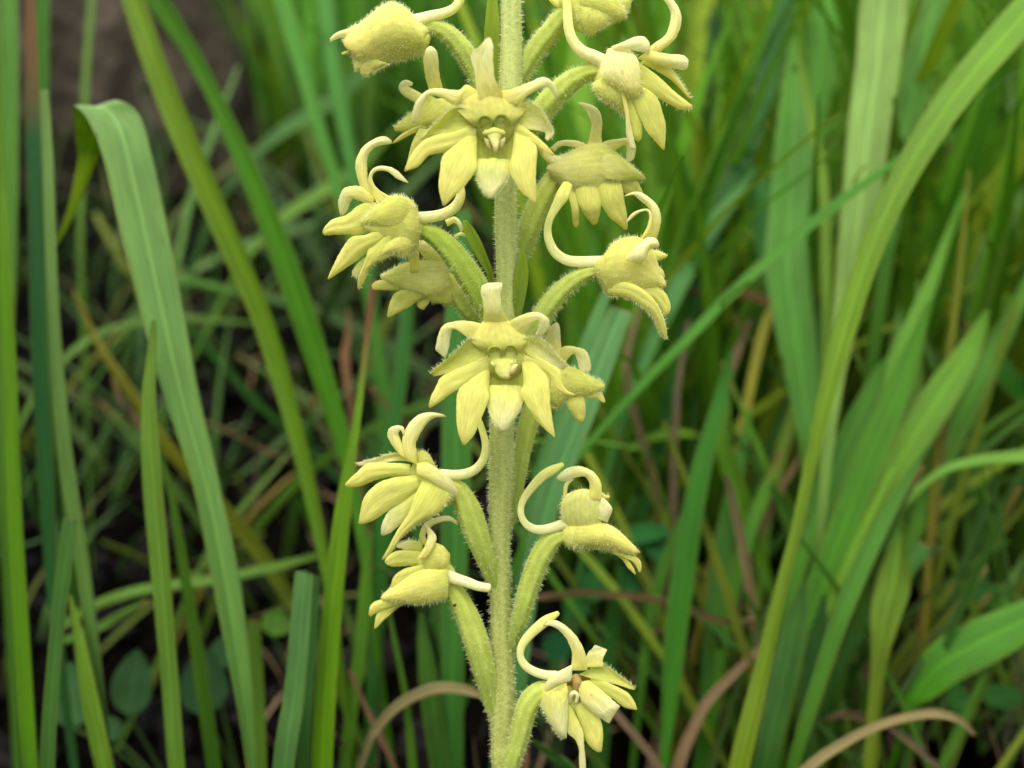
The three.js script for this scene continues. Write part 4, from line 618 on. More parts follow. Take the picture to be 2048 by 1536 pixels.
flower('flower peeping out behind the right side of the lower front flower', -60, ({ pet, tub, ovary }) => {
  tub('hood', 'G', [1120, 970, -60, 120, 1220, 940, -50, 100, 1330, 945, -50, 80, 1450, 965, -40, 50, 1560, 985, -30, 20], { flat: .7, hair: 100 });
  pet('sepal', 'G', [1120, 850, 1240, 795, 1350, 812, 1480, 876, 1570, 928, 1624, 968], [1130, 1150, 1200, 1180, 1290, 1100, 1430, 1072, 1530, 1046, 1602, 994], { z: [30, 60, 70, 60, 50, 40], b: 90, hair: 900, eh: [[0, 110], [1, 60]], c1: mixc(cHood, cOvary, .15), profile: v => 1 - .8 * v });
  pet('petal', 'G', [1070, 620, 1110, 520, 1150, 450, 1200, 414], [1270, 780, 1240, 620, 1232, 520, 1218, 430], { z: [70, 70, 60, 40], b: 20, ...CR });
  pet('petal', 'G', [1190, 690, 1260, 628, 1350, 628, 1450, 660, 1492, 745, 1496, 830, 1455, 864], [1250, 800, 1310, 722, 1350, 694, 1368, 722, 1388, 780, 1402, 840, 1425, 856], { z: [60, 80, 80, 70, 60, 50, 40], b: 18, nv: 44, ...CR });
  pet('lip_lobe', 'G', [1420, 1040, 1540, 1020, 1595, 1030, 1628, 1112], [1400, 1070, 1490, 1084, 1560, 1094, 1612, 1122], { z: [50, 50, 40, 30], b: 14 });
  pet('lip_lobe', 'G', [1240, 1060, 1310, 1180, 1360, 1260, 1412, 1302], [1430, 1050, 1452, 1140, 1452, 1220, 1430, 1292], { z: [60, 80, 70, 50], b: 30 });
  pet('lip_lobe', 'G', [1130, 1000, 1140, 1120, 1155, 1192], [1290, 1070, 1240, 1145, 1190, 1190], { z: [40, 60, 50], b: 20, c1: cHood });
  ovary('P', [1075, 790, -20, 20, 1062, 830, -22, 22, 1050, 875, -22, 21, 1041, 925, -25, 18, 1033, 980, -28, 15, 1024, 1040, -34, 11], { hair: 900 });
});
flower('large flower facing the lens, lower of the two front ones', 130, ({ pet, tub }) => {
  tub('hood', 'G', [740, 640, -260, 120, 740, 700, -190, 200, 745, 760, -120, 230], { flat: .9, c0: cHood, c1: cThroat });
  pet('petal', 'G', [570, 460, 552, 390, 562, 330, 550, 240, 533, 125, 568, 80, 622, 66], [800, 460, 770, 375, 732, 320, 714, 260, 708, 170, 720, 110, 722, 68], { z: [0, 40, 80, 100, 110, 110, 90], b: 18, nv: 44, ...CR });
  pet('petal', 'G', [600, 440, 430, 404, 300, 408, 208, 440, 162, 520, 137, 640, 150, 670, 218, 728], [560, 600, 440, 562, 390, 530, 315, 475, 284, 480, 266, 545, 252, 640, 230, 716], { z: [0, 40, 75, 90, 80, 60, 50, 40], b: 18, nv: 48, ...CR });
  pet('petal', 'G', [740, 440, 800, 395, 870, 360, 960, 330, 1050, 332, 1122, 380, 1134, 450, 1076, 532], [860, 590, 920, 530, 945, 475, 990, 420, 1036, 398, 1044, 430, 1028, 480, 1012, 530], { z: [0, 30, 60, 90, 90, 80, 60, 40], b: 16, nv: 48, ...CR });
  pet('hood', 'G', [560, 400, 430, 540, 500, 630, 580, 700], [770, 390, 930, 540, 905, 630, 880, 700], { z: [10, 42, 46, 0], b: 24, c0: cLobe, c1: mixc(cLobe, cThroat, .5), nv: 24, profile: v => 1 - .9 * v });
  pet('throat', 'G', [560, 640, 570, 760, 590, 880, 595, 990, 600, 1020], [900, 640, 920, 760, 915, 880, 905, 990, 895, 1020], { z: [30, -10, -40, -20, 40], b: -55, c0: cHood, c1: cThroat });
  pet('lip', 'G', [610, 690, 480, 760, 330, 860], [610, 930, 480, 990, 335, 1015], { z: [-10, 30, 55], b: 8, c0: mixc(cThroat, cLobe, .6) });
  pet('lip', 'G', [900, 690, 1040, 760, 1160, 860], [900, 930, 1020, 980, 1140, 1000], { z: [-10, 30, 55], b: 8, c0: mixc(cThroat, cLobe, .6) });
  pet('sepal', 'G', [540, 590, 430, 566, 330, 655, 200, 765, 84, 862], [600, 680, 470, 790, 340, 830, 220, 866, 118, 888], { z: [20, 40, 40, 20, 0], zt: -40, b: -34, eh: [[0, 200]], c0: cThroat, c1: cHood });
  pet('sepal', 'G', [890, 560, 1030, 548, 1125, 620, 1225, 722, 1300, 802], [890, 660, 1000, 730, 1100, 775, 1200, 815, 1255, 832], { z: [20, 50, 50, 30, 10], zt: -50, b: -30, eh: [[0, 160]], hair: 160, hw: (u) => u < -.3, c0: cHood, c1: cCream });
  pet('lip_lobe', 'G', [620, 710, 450, 775, 205, 880, 150, 960, 100, 1060, 72, 1152], [590, 880, 450, 965, 325, 1010, 232, 1072, 160, 1125, 88, 1167], { z: [-20, 45, 90, 100, 110, 100], b: 20 });
  pet('lip_lobe', 'G', [590, 790, 440, 920, 335, 1020, 320, 1180, 328, 1350, 374, 1490], [620, 850, 602, 1000, 602, 1090, 545, 1240, 475, 1400, 388, 1493], { z: [-20, 70, 125, 150, 160, 150], b: 30 });
  pet('lip_lobe', 'G', [890, 770, 906, 950, 888, 1040, 960, 1185, 1050, 1312, 1180, 1422], [930, 720, 1060, 830, 1130, 950, 1142, 1120, 1162, 1270, 1186, 1415], { z: [-20, 80, 135, 160, 170, 170], b: 30 });
  pet('lip_lobe', 'G', [920, 670, 1120, 765, 1232, 838, 1240, 925, 1285, 1010, 1368, 1050], [940, 760, 1090, 860, 1160, 925, 1205, 1000, 1265, 1040, 1355, 1058], { z: [-10, 45, 80, 90, 90, 80], b: 16 });
  pet('lip_lobe', 'G', [602, 970, 580, 1110, 622, 1235, 662, 1320, 722, 1372], [896, 970, 914, 1090, 865, 1210, 805, 1305, 745, 1372], { z: [30, 95, 130, 140, 140], b: 26, ridges: { n: 3, a: .0003 }, eh: [[0, 50, .4], [1, 50, .4]], hl: 4, c0: mixc(cThroat, cLobe, .5), c1: cCream });
  tub('anther', 'G', [602, 715, 44, 9, 602, 665, 64, 12, 632, 632, 74, 12, 682, 632, 74, 12, 712, 660, 64, 12, 714, 715, 44, 9], { c0: cAnth, c1: cAnth });
  tub('anther', 'G', [742, 705, 44, 9, 744, 652, 64, 12, 772, 620, 74, 12, 818, 620, 74, 12, 848, 650, 64, 12, 850, 700, 44, 9], { c0: cAnth, c1: cAnth });
  pet('column', 'G', [610, 720, 650, 810, 682, 880, 745, 908], [860, 710, 838, 810, 818, 880, 765, 908], { z: [10, 40, 56, 50], b: 30, c0: cHood, c1: mixc(cHood, cCream, .6) });
  tub('column', 'G', [628, 768, 40, 10, 640, 782, 52, 14, 650, 797, 46, 10], { c0: cBead });
  tub('column', 'G', [812, 755, 40, 10, 802, 770, 52, 14, 794, 786, 46, 10], { c0: cBead });
  pet('column', 'G', [815, 790, 785, 850, 780, 890], [860, 780, 835, 850, 810, 890], { z: [80, 84, 70], b: 10, c0: cCream, c1: lin(226, 196, 128, .8) });
});
flower('flower turned left with a twin curl, fourth up on the left', 20, ({ pet, tub, spur, ovary }) => {
  tub('hood', 'H', [730, 540, -20, 66, 680, 560, -20, 110, 600, 570, -40, 130, 520, 560, -50, 100], { flat: .7, hair: 600 });
  pet('sepal', 'H', [480, 400, 500, 330, 560, 340, 610, 420], [500, 480, 540, 440, 580, 430, 620, 470], { z: [40, 40, 20, 10], b: 16, hair: 150, eh: [[0, 60]], c1: cHood });
  pet('petal', 'H', [510, 410, 425, 380, 398, 270, 420, 185, 470, 118, 540, 82, 620, 86, 682, 104], [490, 420, 492, 340, 486, 280, 518, 212, 558, 150, 605, 115, 650, 108, 682, 109], { z: [90, 100, 90, 80, 70, 60, 50, 40], b: 18, nv: 48, ...CR });
  pet('petal', 'H', [400, 370, 350, 312, 308, 240, 312, 188, 355, 163, 405, 172, 415, 220], [440, 370, 408, 300, 382, 240, 376, 210, 388, 195, 400, 202, 408, 230], { z: [90, 80, 70, 70, 70, 80, 90], b: 14, nv: 44, ...CR });
  pet('petal', 'H', [490, 405, 560, 402, 640, 448, 712, 510, 766, 597], [495, 490, 535, 505, 600, 535, 680, 585, 752, 608], { z: [120, 140, 140, 120, 90], b: 20, ...CR });
  pet('sepal', 'H', [420, 340, 310, 346, 200, 380, 107, 408], [490, 405, 400, 388, 280, 398, 118, 424], { z: [30, 20, 0, -20], b: -14, eh: [[0, 110]], c0: cHood, c1: cCream });
  pet('throat', 'H', [470, 400, 440, 480, 460, 560, 500, 650], [540, 430, 560, 500, 580, 560, 590, 610], { z: [60, 50, 70, 100], b: 16, c0: cThroat, c1: cThroat });
  pet('lip_lobe', 'H', [450, 410, 330, 402, 180, 408, 100, 468, 33, 535], [460, 500, 340, 492, 230, 514, 130, 552, 36, 558], { z: [60, 60, 50, 30, 10], b: 30 });
  pet('lip_lobe', 'H', [490, 480, 330, 500, 232, 540, 150, 630, 118, 790], [520, 570, 430, 640, 330, 692, 225, 765, 150, 794], { z: [90, 100, 100, 80, 60], b: 34 });
  pet('lip_lobe', 'H', [500, 570, 380, 660, 308, 715, 270, 790, 262, 862], [510, 690, 440, 755, 380, 805, 320, 852, 274, 868], { z: [90, 100, 90, 80, 60], b: 20, ridges: { n: 5, a: .0002 }, c1: cCream });
  pet('lip_lobe', 'H', [540, 490, 480, 610, 440, 720, 370, 830, 302, 955, 266, 1022], [710, 600, 625, 725, 515, 785, 405, 872, 342, 955, 278, 1024], { z: [120, 150, 150, 130, 100, 70], b: 40, hair: 400, hw: (u) => u > .2, eh: [[1, 120, 0, .6]] });
  spur('H', [650, 478, 10, 36, 740, 480, 10, 33, 820, 468, 10, 32, 880, 432, 10, 29, 920, 370, 10, 26, 932, 290, 0, 24, 912, 200, -20, 22, 880, 110, -40, 20], { c1: cHood });
  ovary('H', [730, 545, -20, 50, 775, 600, -20, 66, 825, 710, -20, 84, 872, 850, -30, 84, 920, 985, -60, 70, 962, 1100, -110, 58, 1000, 1220, -150, 44, 1035, 1350, -180, 26], { hair: 1000, rib: .08 });
});
flower('flower turned left, lowest on the left', 10, ({ pet, tub, spur, ovary }) => {
  tub('hood', 'H', [700, 1120, -20, 70, 640, 1130, 0, 120, 550, 1150, -10, 110, 460, 1180, -10, 90, 370, 1230, -10, 60, 290, 1265, 0, 30], { flat: .75, hair: 700 });
  pet('sepal', 'H', [690, 1080, 520, 1090, 385, 1165, 258, 1262], [690, 1270, 560, 1300, 420, 1300, 270, 1278], { z: [80, 120, 100, 60], b: 40, hair: 500, eh: [[1, 120]], c1: cLobe });
  pet('petal', 'H', [488, 1030, 560, 920, 640, 922, 708, 985], [540, 1100, 620, 1090, 670, 1080, 700, 1050], { z: [60, 90, 80, 50], b: 26, c0: cHood, c1: cLobe });
  pet('petal', 'H', [540, 930, 508, 870, 540, 790, 615, 752, 690, 740, 755, 778], [570, 920, 548, 865, 580, 815, 635, 786, 700, 775, 752, 800], { z: [60, 70, 80, 70, 50, 20], b: 10, nv: 44, ...CR });
  pet('petal', 'H', [490, 1020, 545, 930, 560, 860, 534, 782], [560, 1010, 605, 930, 614, 865, 540, 786], { z: [130, 130, 110, 80], b: 14, ...CR });
  pet('sepal', 'H', [530, 910, 440, 896, 355, 932], [530, 980, 430, 962, 364, 944], { z: [10, 0, -10], b: 12, eh: [[0, 50]], c1: cCream });
  pet('lip_lobe', 'H', [520, 970, 380, 962, 312, 995, 288, 1030], [520, 1060, 400, 1064, 330, 1064, 294, 1048], { z: [50, 50, 40, 20], b: 24 });
  pet('lip_lobe', 'H', [530, 1050, 410, 1080, 345, 1130, 325, 1195], [560, 1110, 450, 1155, 390, 1180, 336, 1206], { z: [90, 90, 70, 50], b: 20 });
  pet('lip_lobe', 'H', [370, 1262, 260, 1276, 198, 1310, 185, 1372], [390, 1310, 300, 1334, 240, 1362, 194, 1388], { z: [50, 50, 40, 20], b: 18 });
  pet('lip_lobe', 'H', [340, 1300, 240, 1362, 218, 1464], [420, 1300, 320, 1372, 232, 1460], { z: [40, 30, 20], b: 14 });
  spur('H', [650, 1110, 30, 42, 730, 1140, 40, 38, 810, 1165, 50, 34, 880, 1190, 50, 31, 950, 1202, 40, 28], { c1: cCream });
  ovary('P', [893, 1168, -10, 16, 912, 1190, -10, 22, 935, 1235, -10, 26, 953, 1285, -10, 28, 967, 1335, -18, 26, 980, 1390, -32, 21, 996, 1450, -46, 15, 1008, 1510, -56, 8], { hair: 1100 });
});
flower('flower bud-like in profile on the right, third from the bottom', 10, ({ pet, tub, spur, ovary }) => {
  tub('hood', 'I', [600, 790, -20, 60, 660, 800, 0, 130, 760, 810, 0, 150, 900, 840, 0, 115, 1050, 890, 0, 88, 1200, 950, 0, 48, 1320, 978, 0, 18], { flat: .75, hair: 1300 });
  pet('sepal', 'I', [600, 700, 760, 690, 930, 690, 1060, 720, 1185, 812, 1345, 975], [620, 900, 740, 960, 880, 945, 1040, 940, 1180, 990, 1300, 1006], { z: [20, 50, 60, 70, 60, 40], b: 80, hair: 500, eh: [[1, 60]], c1: cLobe });
  pet('hood', 'I', [640, 790, 592, 640, 588, 520, 640, 428, 760, 372], [980, 790, 972, 640, 968, 520, 932, 428, 850, 372], { z: [20, 80, 90, 70, 20], b: 40, eh: [[0, 90]], c0: mixc(cHood, cCream, .3), c1: mixc(cHood, cCream, .3), hair: 200 });
  pet('petal', 'I', [840, 480, 862, 350, 820, 262, 740, 262, 655, 290, 590, 300, 545, 282], [968, 470, 972, 330, 905, 215, 780, 156, 670, 164, 590, 210, 540, 268], { z: [110, 110, 100, 80, 70, 60, 50], b: 22, nv: 48, ...CR });
  pet('petal', 'I', [605, 450, 612, 350, 640, 300, 690, 270], [640, 430, 652, 350, 676, 310, 710, 285], { z: [60, 50, 50, 50], b: 8, ...CR });
  pet('petal', 'I', [940, 660, 950, 540, 968, 450], [1030, 695, 1078, 570, 1010, 470], { z: [90, 100, 80], b: 30, c0: cCream, c1: cCream });
  pet('petal', 'I', [950, 420, 1000, 428, 1055, 438], [960, 450, 1005, 465, 1052, 462], { z: [40, 30, 20], b: 8, eh: E(16) });
  pet('lip_lobe', 'I', [1080, 960, 1200, 1000, 1310, 1028, 1356, 1090, 1350, 1172], [1080, 1000, 1180, 1030, 1255, 1062, 1300, 1110, 1336, 1174], { z: [40, 40, 30, 20, 10], b: 16 });
  pet('lip_lobe', 'I', [1120, 985, 1215, 1045, 1270, 1110, 1306, 1190], [1070, 985, 1170, 1050, 1225, 1130, 1294, 1194], { z: [20, 20, 10, 0], b: 16 });
  spur('I', [700, 690, 30, 50, 600, 712, 40, 48, 490, 748, 40, 46, 380, 766, 40, 44, 280, 735, 40, 38, 215, 660, 40, 33, 200, 560, 30, 32, 235, 460, 20, 35, 310, 355, 20, 42, 410, 250, 20, 48, 500, 195, 10, 46, 600, 140, 0, 22], { flat: .5, c1: cHood, nv: 60 });
  ovary('I', [600, 815, -20, 76, 500, 865, -20, 98, 410, 985, -20, 112, 335, 1150, -20, 112, 275, 1320, -25, 106, 225, 1490, -30, 98, 175, 1660, -70, 84, 130, 1810, -130, 64, 90, 1960, -190, 36], { hair: 1300 });
});
flower('open flower hanging lowest of all, at the bottom right', 20, ({ pet, tub, spur, ovary }) => {
  tub('hood', 'J', [580, 830, -40, 60, 640, 860, -60, 130, 740, 900, -110, 170, 850, 950, -150, 170], { flat: .7, hair: 500, c1: cThroat });
  pet('throat', 'J', [760, 720, 780, 850, 820, 1000], [1020, 660, 960, 820, 900, 960], { z: [-20, -60, -40], b: -40, c0: lin(212, 176, 96, .8), c1: lin(196, 176, 90, .8) });
  pet('petal', 'J', [830, 640, 842, 490, 800, 370, 735, 288, 650, 238, 568, 236], [985, 640, 965, 500, 905, 362, 805, 250, 705, 188, 615, 188], { z: [60, 70, 70, 60, 50, 30], b: 20, nv: 44, ...CR });
  pet('petal', 'J', [935, 620, 985, 490, 1022, 445, 1050, 406], [1130, 610, 1122, 540, 1145, 492, 1162, 452], { z: [60, 60, 50, 40], b: -12, ...CR });
  pet('petal', 'J', [845, 585, 740, 640, 648, 692, 596, 775, 588, 850], [835, 740, 770, 752, 700, 785, 650, 820, 605, 862], { z: [70, 90, 90, 70, 50], b: 20, c0: cCream, c1: cCream });
  pet('sepal', 'J', [560, 760, 556, 940, 615, 1080, 700, 1212, 765, 1268], [760, 760, 805, 880, 805, 1050, 798, 1170, 792, 1262], { z: [30, 70, 90, 90, 80], b: 44, eh: [[0, 170]], c1: cCream });
  pet('petal', 'J', [600, 850, 632, 930, 690, 985], [790, 750, 800, 860, 740, 985], { z: [90, 110, 110], b: -20, c0: cLobe, c1: cLobe });
  pet('lip_lobe', 'J', [800, 940, 788, 1185, 868, 1272, 903, 1360, 905, 1470, 912, 1600], [860, 1020, 912, 1130, 948, 1230, 954, 1350, 966, 1450, 972, 1600], { z: [20, 60, 80, 90, 90, 80], b: 16, nv: 44, c1: cCream });
  pet('lip_lobe', 'J', [860, 960, 945, 1235, 1010, 1342, 1080, 1392], [950, 920, 1082, 1050, 1125, 1210, 1112, 1386], { z: [-10, 30, 50, 50], b: 36 });
  pet('lip_lobe', 'J', [895, 750, 925, 920, 1060, 1055, 1182, 1126], [1000, 730, 1130, 840, 1230, 925, 1282, 970], { z: [10, 60, 80, 70], b: 46, c0: cLobe, c1: cCream });
  pet('lip_lobe', 'J', [1000, 700, 1180, 760, 1335, 836, 1405, 915, 1438, 1000], [1050, 830, 1200, 892, 1290, 962, 1360, 992, 1430, 1006], { z: [10, 40, 40, 30, 20], b: 20 });
  pet('sepal', 'J', [990, 640, 1085, 578, 1190, 622, 1305, 708, 1425, 802], [900, 680, 1090, 735, 1220, 765, 1340, 802, 1412, 824], { z: [20, 30, 20, 10, 0], b: -24, eh: [[0, 120]], c0: cThroat, c1: cHood });
  tub('column', 'J', [820, 930, 0, 16, 830, 870, 20, 22, 865, 845, 30, 20, 890, 875, 30, 18, 880, 930, 20, 14], { c0: cCream });
  tub('column', 'J', [870, 700, -10, 40, 885, 745, 0, 46, 880, 800, 0, 34], { c0: lin(222, 188, 116, .8) });
  spur('J', [690, 690, 20, 45, 600, 685, 30, 43, 500, 655, 30, 41, 415, 600, 30, 38, 370, 520, 30, 34, 378, 430, 30, 36, 430, 345, 20, 42, 520, 255, 10, 48, 610, 185, 0, 48, 712, 120, -10, 22], { flat: .5, c1: cHood, nv: 56 });
  ovary('J', [620, 820, -30, 86, 525, 850, -20, 102, 440, 960, -20, 110, 390, 1120, -20, 105, 350, 1290, -25, 98, 300, 1450, -35, 92, 255, 1620, -70, 88, 210, 1790, -130, 68, 170, 1960, -190, 36], { hair: 1200 });
});
{ // stem, from the cut of the picture's top down into the soil
  const pts = [1022, -160, 19, 1022, -60, 21, 1022, 40, 22.5, 1022, 150, 25, 1018, 250, 25, 1013, 350, 24, 1012, 450, 24.5, 1015, 550, 24, 1012, 650, 25, 1007, 790, 27, 1003, 900, 27.5, 1001, 1000, 25.5, 999, 1090, 24, 1001, 1200, 23.5, 1004, 1300, 25, 1006, 1400, 28, 1008, 1480, 30, 1010, 1560, 31], P = [], r = [];
  for (let i = 0; i < pts.length; i += 3) { P.push(fp('P', pts[i], pts[i + 1], -30, 0)); r.push(pts[i + 2] * .92e-4); }
  const e = P[P.length - 1]; for (const t of [.3, .7, 1]) { P.push(V(lerp(e.x, OB.x, t), lerp(e.y, -.008, t), lerp(e.z, OB.z, t))); r.push(.0031 + t * .0008); }
  const G = tube(P, r, { nv: 160, nu: 40, rib: .012, twist: 3, lump: .04, vrep: 6, color: (a, t) => { const q = mixc(cStem, lin(172, 182, 100, .8), clamp(t * 1.2 + .25 * nz.noise(t * 14, Math.cos(a) * 1.4, Math.sin(a)), 0, 1)), m = 1 + .1 * nz.noise(t * 40, Math.cos(a) * 2, Math.sin(a) * 2) ; return [q[0] * m, q[1] * m, q[2] * m]; } }, O0);
  mesh('stem', G, mStem, orchid);
  const hl = []; hairs(hl, G, 13000, 7.5e-4, { mess: .7, where: (u, v) => v < .82 }); hairMesh(hl, mHair, orchid, O0);
  const bract = (L, Rr, z) => { const mk = a => Array.from({ length: a.length / 2 }, (_, i) => fp('P', a[2 * i], a[2 * i + 1], z[Math.min(i, z.length - 1)], 0)); mesh('bract', sheet(mk(L), mk(Rr), { nu: 8, nv: 30, fold: .0005, thick: .0004, seed: ++seedN, color: (u, v) => mixc(cBract, lin(150, 178, 60, .8), v) }, O0), mPetal, orchid); };
  bract([985, -70, 976, -10, 970, 45, 969, 85, 980, 130, 991, 185], [988, -70, 996, 10, 999, 55, 1001, 100, 1003, 140, 1006, 188], [-20, -20, -20, -25, -30, -36]);
  bract([926, 440, 929, 466, 952, 512, 971, 543, 979, 565, 990, 600], [932, 440, 954, 466, 971, 503, 984, 537, 991, 565, 996, 600], [-50, -50, -50, -50, -50, -50]);
  bract([1042, 500, 1028, 556, 1026, 600, 1020, 660], [1050, 505, 1057, 545, 1052, 590, 1036, 660], [-12, -8, -10, -20]);
}
{ // a small dark fly resting on the hairs of an ovary
  const c = fp('P', 909, 1211, 30, 0), parts = [];
  const el = (x, y, rx, ry, rz) => { const s = new THREE.SphereGeometry(1, 14, 10); s.scale(rx, ry, rz); s.rotateZ(.7); s.translate(x, y, 0); return s; };
  const fly = new THREE.Group(); fly.name = 'small_fly'; fly.position.copy(c); scene.add(fly);
  const mk = new THREE.MeshStandardMaterial({ color: 0x0c0a08, roughness: .4 });
  mesh('body', mergeGeometries([el(0, 0, .00022, .00038, .0002), el(.00026, .00032, .00018, .00018, .00018)]), mk, fly);
  const legs = []; for (let i = 0; i < 6; i++) { const a = (i % 2 ? 1 : -1), l = new THREE.CylinderGeometry(.00002, .00002, .0006, 5); l.rotateZ(a * 1.0); l.translate(a * .00028, -.0002 + .0002 * (i >> 1), .0); legs.push(l); }
  mesh('leg', mergeGeometries(legs), mk, fly);
  tag(fly, 'tiny black fly at the edge of the lowest left ovary', 'fly');
}

// ---------------------------------------------------------------- small herbs at the ground
function leafGeo(c, w, l, dir, nrm, c0, seed, cup = .12) {   // an oval leaf: c base point, dir along, nrm facing
  const side = dir.clone().cross(nrm).normalize(), L = [], Rr = [], n = 9;
  for (let i = 0; i <= n; i++) { const t = i / n, ww = w * Math.pow(Math.sin(Math.PI * Math.pow(t, .82)), .7) / 2 + 1e-5, p = c.clone().addScaledVector(dir, l * t).addScaledVector(nrm, -l * .18 * t * t); L.push(p.clone().addScaledVector(side, -ww)); Rr.push(p.clone().addScaledVector(side, ww)); }
  return sheet(L, Rr, { nu: 8, nv: 14, fold: w * cup, thick: .0003, seed, wave: w * .06, color: (u, v) => { const m = 1 + .15 * nz.noise(u * 2 + seed, v * 3, seed) + (Math.abs(u) < .08 ? .25 : 0); return [c0[0] * m, c0[1] * m, c0[2] * m]; } }, V(0, 0, 0));
}
function herb(label, leaves, d, col) {   // leaves: [x, y, widthPx, lengthPx, angle in the view (0 = up), facing]
  const first = place(leaves[0][0], leaves[0][1], d), root = V(first.x + .006, 0, first.z - .006), g = new THREE.Group(); g.name = numbered('leafy_herb'); g.position.copy(root); scene.add(g);
  leaves.forEach(([x, y, w, l, a, face = .7, dd = 0], i) => {
    const D = d + dd, k = 1e-4 * D / NEARD, ang = a * Math.PI / 180, dir = RGT.clone().multiplyScalar(Math.sin(ang)).addScaledVector(UPV, Math.cos(ang)).normalize();
    const nrm = FWD.clone().multiplyScalar(-face).addScaledVector(V(0, 1, 0), 1 - face + .15).normalize(); nrm.addScaledVector(dir, -nrm.dot(dir)).normalize();
    const b = place(x, y, D).addScaledVector(dir, -l * k / 2);
    const G = leafGeo(b, w * k, l * k, dir, nrm, lin(...col, .75 * (1 + .2 * (R() - .5))), i + x * .01); G.translate(-root.x, -root.y, -root.z);
    mesh('leaf', G, mLeaf, g);
    const mid = b.clone().lerp(root, .5).add(V((R() - .5) * .004, .004, (R() - .5) * .004)), T = tube([b, mid, root], [.0005, .0006, .0007], { nv: 10, nu: 6, cap: 0, color: () => lin(96, 130, 60, .7) }, V(0, 0, 0)); T.translate(-root.x, -root.y, -root.z);
    mesh('stalk', T, mLeaf, g);
  });
  return tag(g, label, 'small plant');
}
herb('round leaved seedling in the lower left corner grass', [[262, 1368, 84, 132, 4], [140, 1392, 100, 130, -8, .6, .01], [215, 1455, 50, 60, -40, .3, .01]], .335, [58, 96, 52]);
herb('round leaved seedling half behind the folded blade', [[405, 1368, 100, 130, 0, .7], [448, 1300, 60, 80, 30, .5, .01]], .345, [48, 84, 46]);
herb('small yellow green round leaf left of the notched bluish blade', [[552, 1245, 64, 56, 10, .5]], .36, [84, 126, 44]);
herb('dark leaflets on the soil right of the stem, lower down', [[1088, 1376, 88, 80, 60, .5], [1115, 1290, 60, 70, 20, .5, .01], [1172, 1350, 60, 50, 90, .4, .01]], .35, [32, 84, 44]);
herb('compound leaflets under the flower third from the bottom on the right', [[1240, 1082, 60, 84, -20, .6], [1292, 1062, 50, 110, 75, .4], [1190, 1165, 56, 84, 10, .6], [1265, 1150, 50, 80, 20, .6], [1328, 1100, 54, 90, 110, .5], [1150, 1210, 50, 74, -30, .6]], .37, [44, 108, 48]);
herb('dark low leaves in the bottom right corner', [[1920, 1395, 130, 60, 100, .3], [2010, 1390, 60, 100, 80, .3], [1960, 1180, 60, 90, 80, .3, .03], [2010, 1195, 50, 80, 70, .3, .03]], .37, [46, 98, 34]);
herb('bright low leaves at the right margin above the arching leaf', [[2000, 1190, 60, 110, 80, .3], [2035, 1215, 50, 90, 110, .4]], .40, [72, 132, 34]);
herb('light green leaves behind the flower with the looping spur', [[1400, 265, 90, 110, 20, .6], [1380, 190, 70, 60, 60, .6], [1350, 340, 60, 80, -30, .5]], .66, [122, 182, 96]);

// ---------------------------------------------------------------- fine cobweb thread
tag(mesh('spider_thread', tube([place(2052, 138, .30), place(2000, 165, .30), place(1945, 208, .302)], [2.5e-5, 2.5e-5, 2.5e-5], { nv: 12, nu: 5, color: () => [.9, .9, .9] }, V(0, 0, 0)), mPetal, scene), 'fine pale thread stretched beside the corner blade at upper right', 'cobweb thread');

// ---------------------------------------------------------------- shrubs far behind
function shrub(label, x, d, h, w, cols, seed, leafL, yb = 0) {
  const r = rng(seed), c = place(x, 100, d), g = new THREE.Group(); g.name = numbered('shrub'); g.position.set(c.x, yb, c.z); scene.add(g);
  const stems = [], tips = [];
  for (let i = 0; i < 26; i++) { const a = r() * 6.283, q = .25 + r() * .75, tip = V(Math.cos(a) * w * q, h * (.35 + .65 * r()), Math.sin(a) * w * q * .6), m = tip.clone().multiplyScalar(.5).add(V(0, h * .12, 0)); tips.push([m, tip]);
    stems.push(tube([V(Math.cos(a) * .02, 0, Math.sin(a) * .02), m, tip], [.005, .0035, .0015], { nv: 8, nu: 6, color: () => lin(90, 80, 50, .6) }, V(0, 0, 0))); }
  for (const s of stems) s.userData = {};
  mesh('stem', mergeGeometries(stems), mLeaf, g);
  const pos = [], col = [], uv = [], idx = [];
  for (let i = 0; i < 2600; i++) {
    const [m, tip] = tips[Math.floor(r() * tips.length)], t = Math.pow(r(), .6), p = m.clone().lerp(tip, t).add(V((r() - .5), (r() - .5), (r() - .5)).multiplyScalar(.16 * w + .04));
    if (p.y < .01) continue;
    const d2 = V(r() - .5, r() * .5 - .15, r() - .5).normalize(), n2 = V(r() - .5, 1, r() - .5).normalize(), s = d2.clone().cross(n2).normalize(), l = leafL * (.6 + r() * .8), b = pos.length / 3, q = cols[Math.floor(r() * cols.length)], k = .8 + r() * .4;
    const pt = (a, bb, e) => { const z = p.clone().addScaledVector(d2, l * a).addScaledVector(s, l * bb).addScaledVector(n2, l * e); pos.push(z.x, z.y, z.z); col.push(q[0] * k, q[1] * k, q[2] * k); uv.push(.5 + bb, a); };
    pt(0, 0, 0); pt(.35, .24, .06); pt(.35, -.24, .06); pt(.75, .17, .02); pt(.75, -.17, .02); pt(1, 0, -.12); pt(.5, 0, -.02);
    idx.push(b, b + 1, b + 6, b, b + 6, b + 2, b + 1, b + 3, b + 6, b + 2, b + 6, b + 4, b + 6, b + 3, b + 5, b + 6, b + 5, b + 4);
  }
  tag(mesh('foliage', geom(pos, col, uv, idx), mLeaf, g), null, null, null, 'stuff');
  return tag(g, label, 'shrub');
}
shrub('bright green leafy bush, blurred, behind the top left flower', 620, 1.75, .55, .26, [lin(140, 214, 112, .95), lin(118, 198, 94, .95), lin(166, 222, 144, .95)], 11, .045);
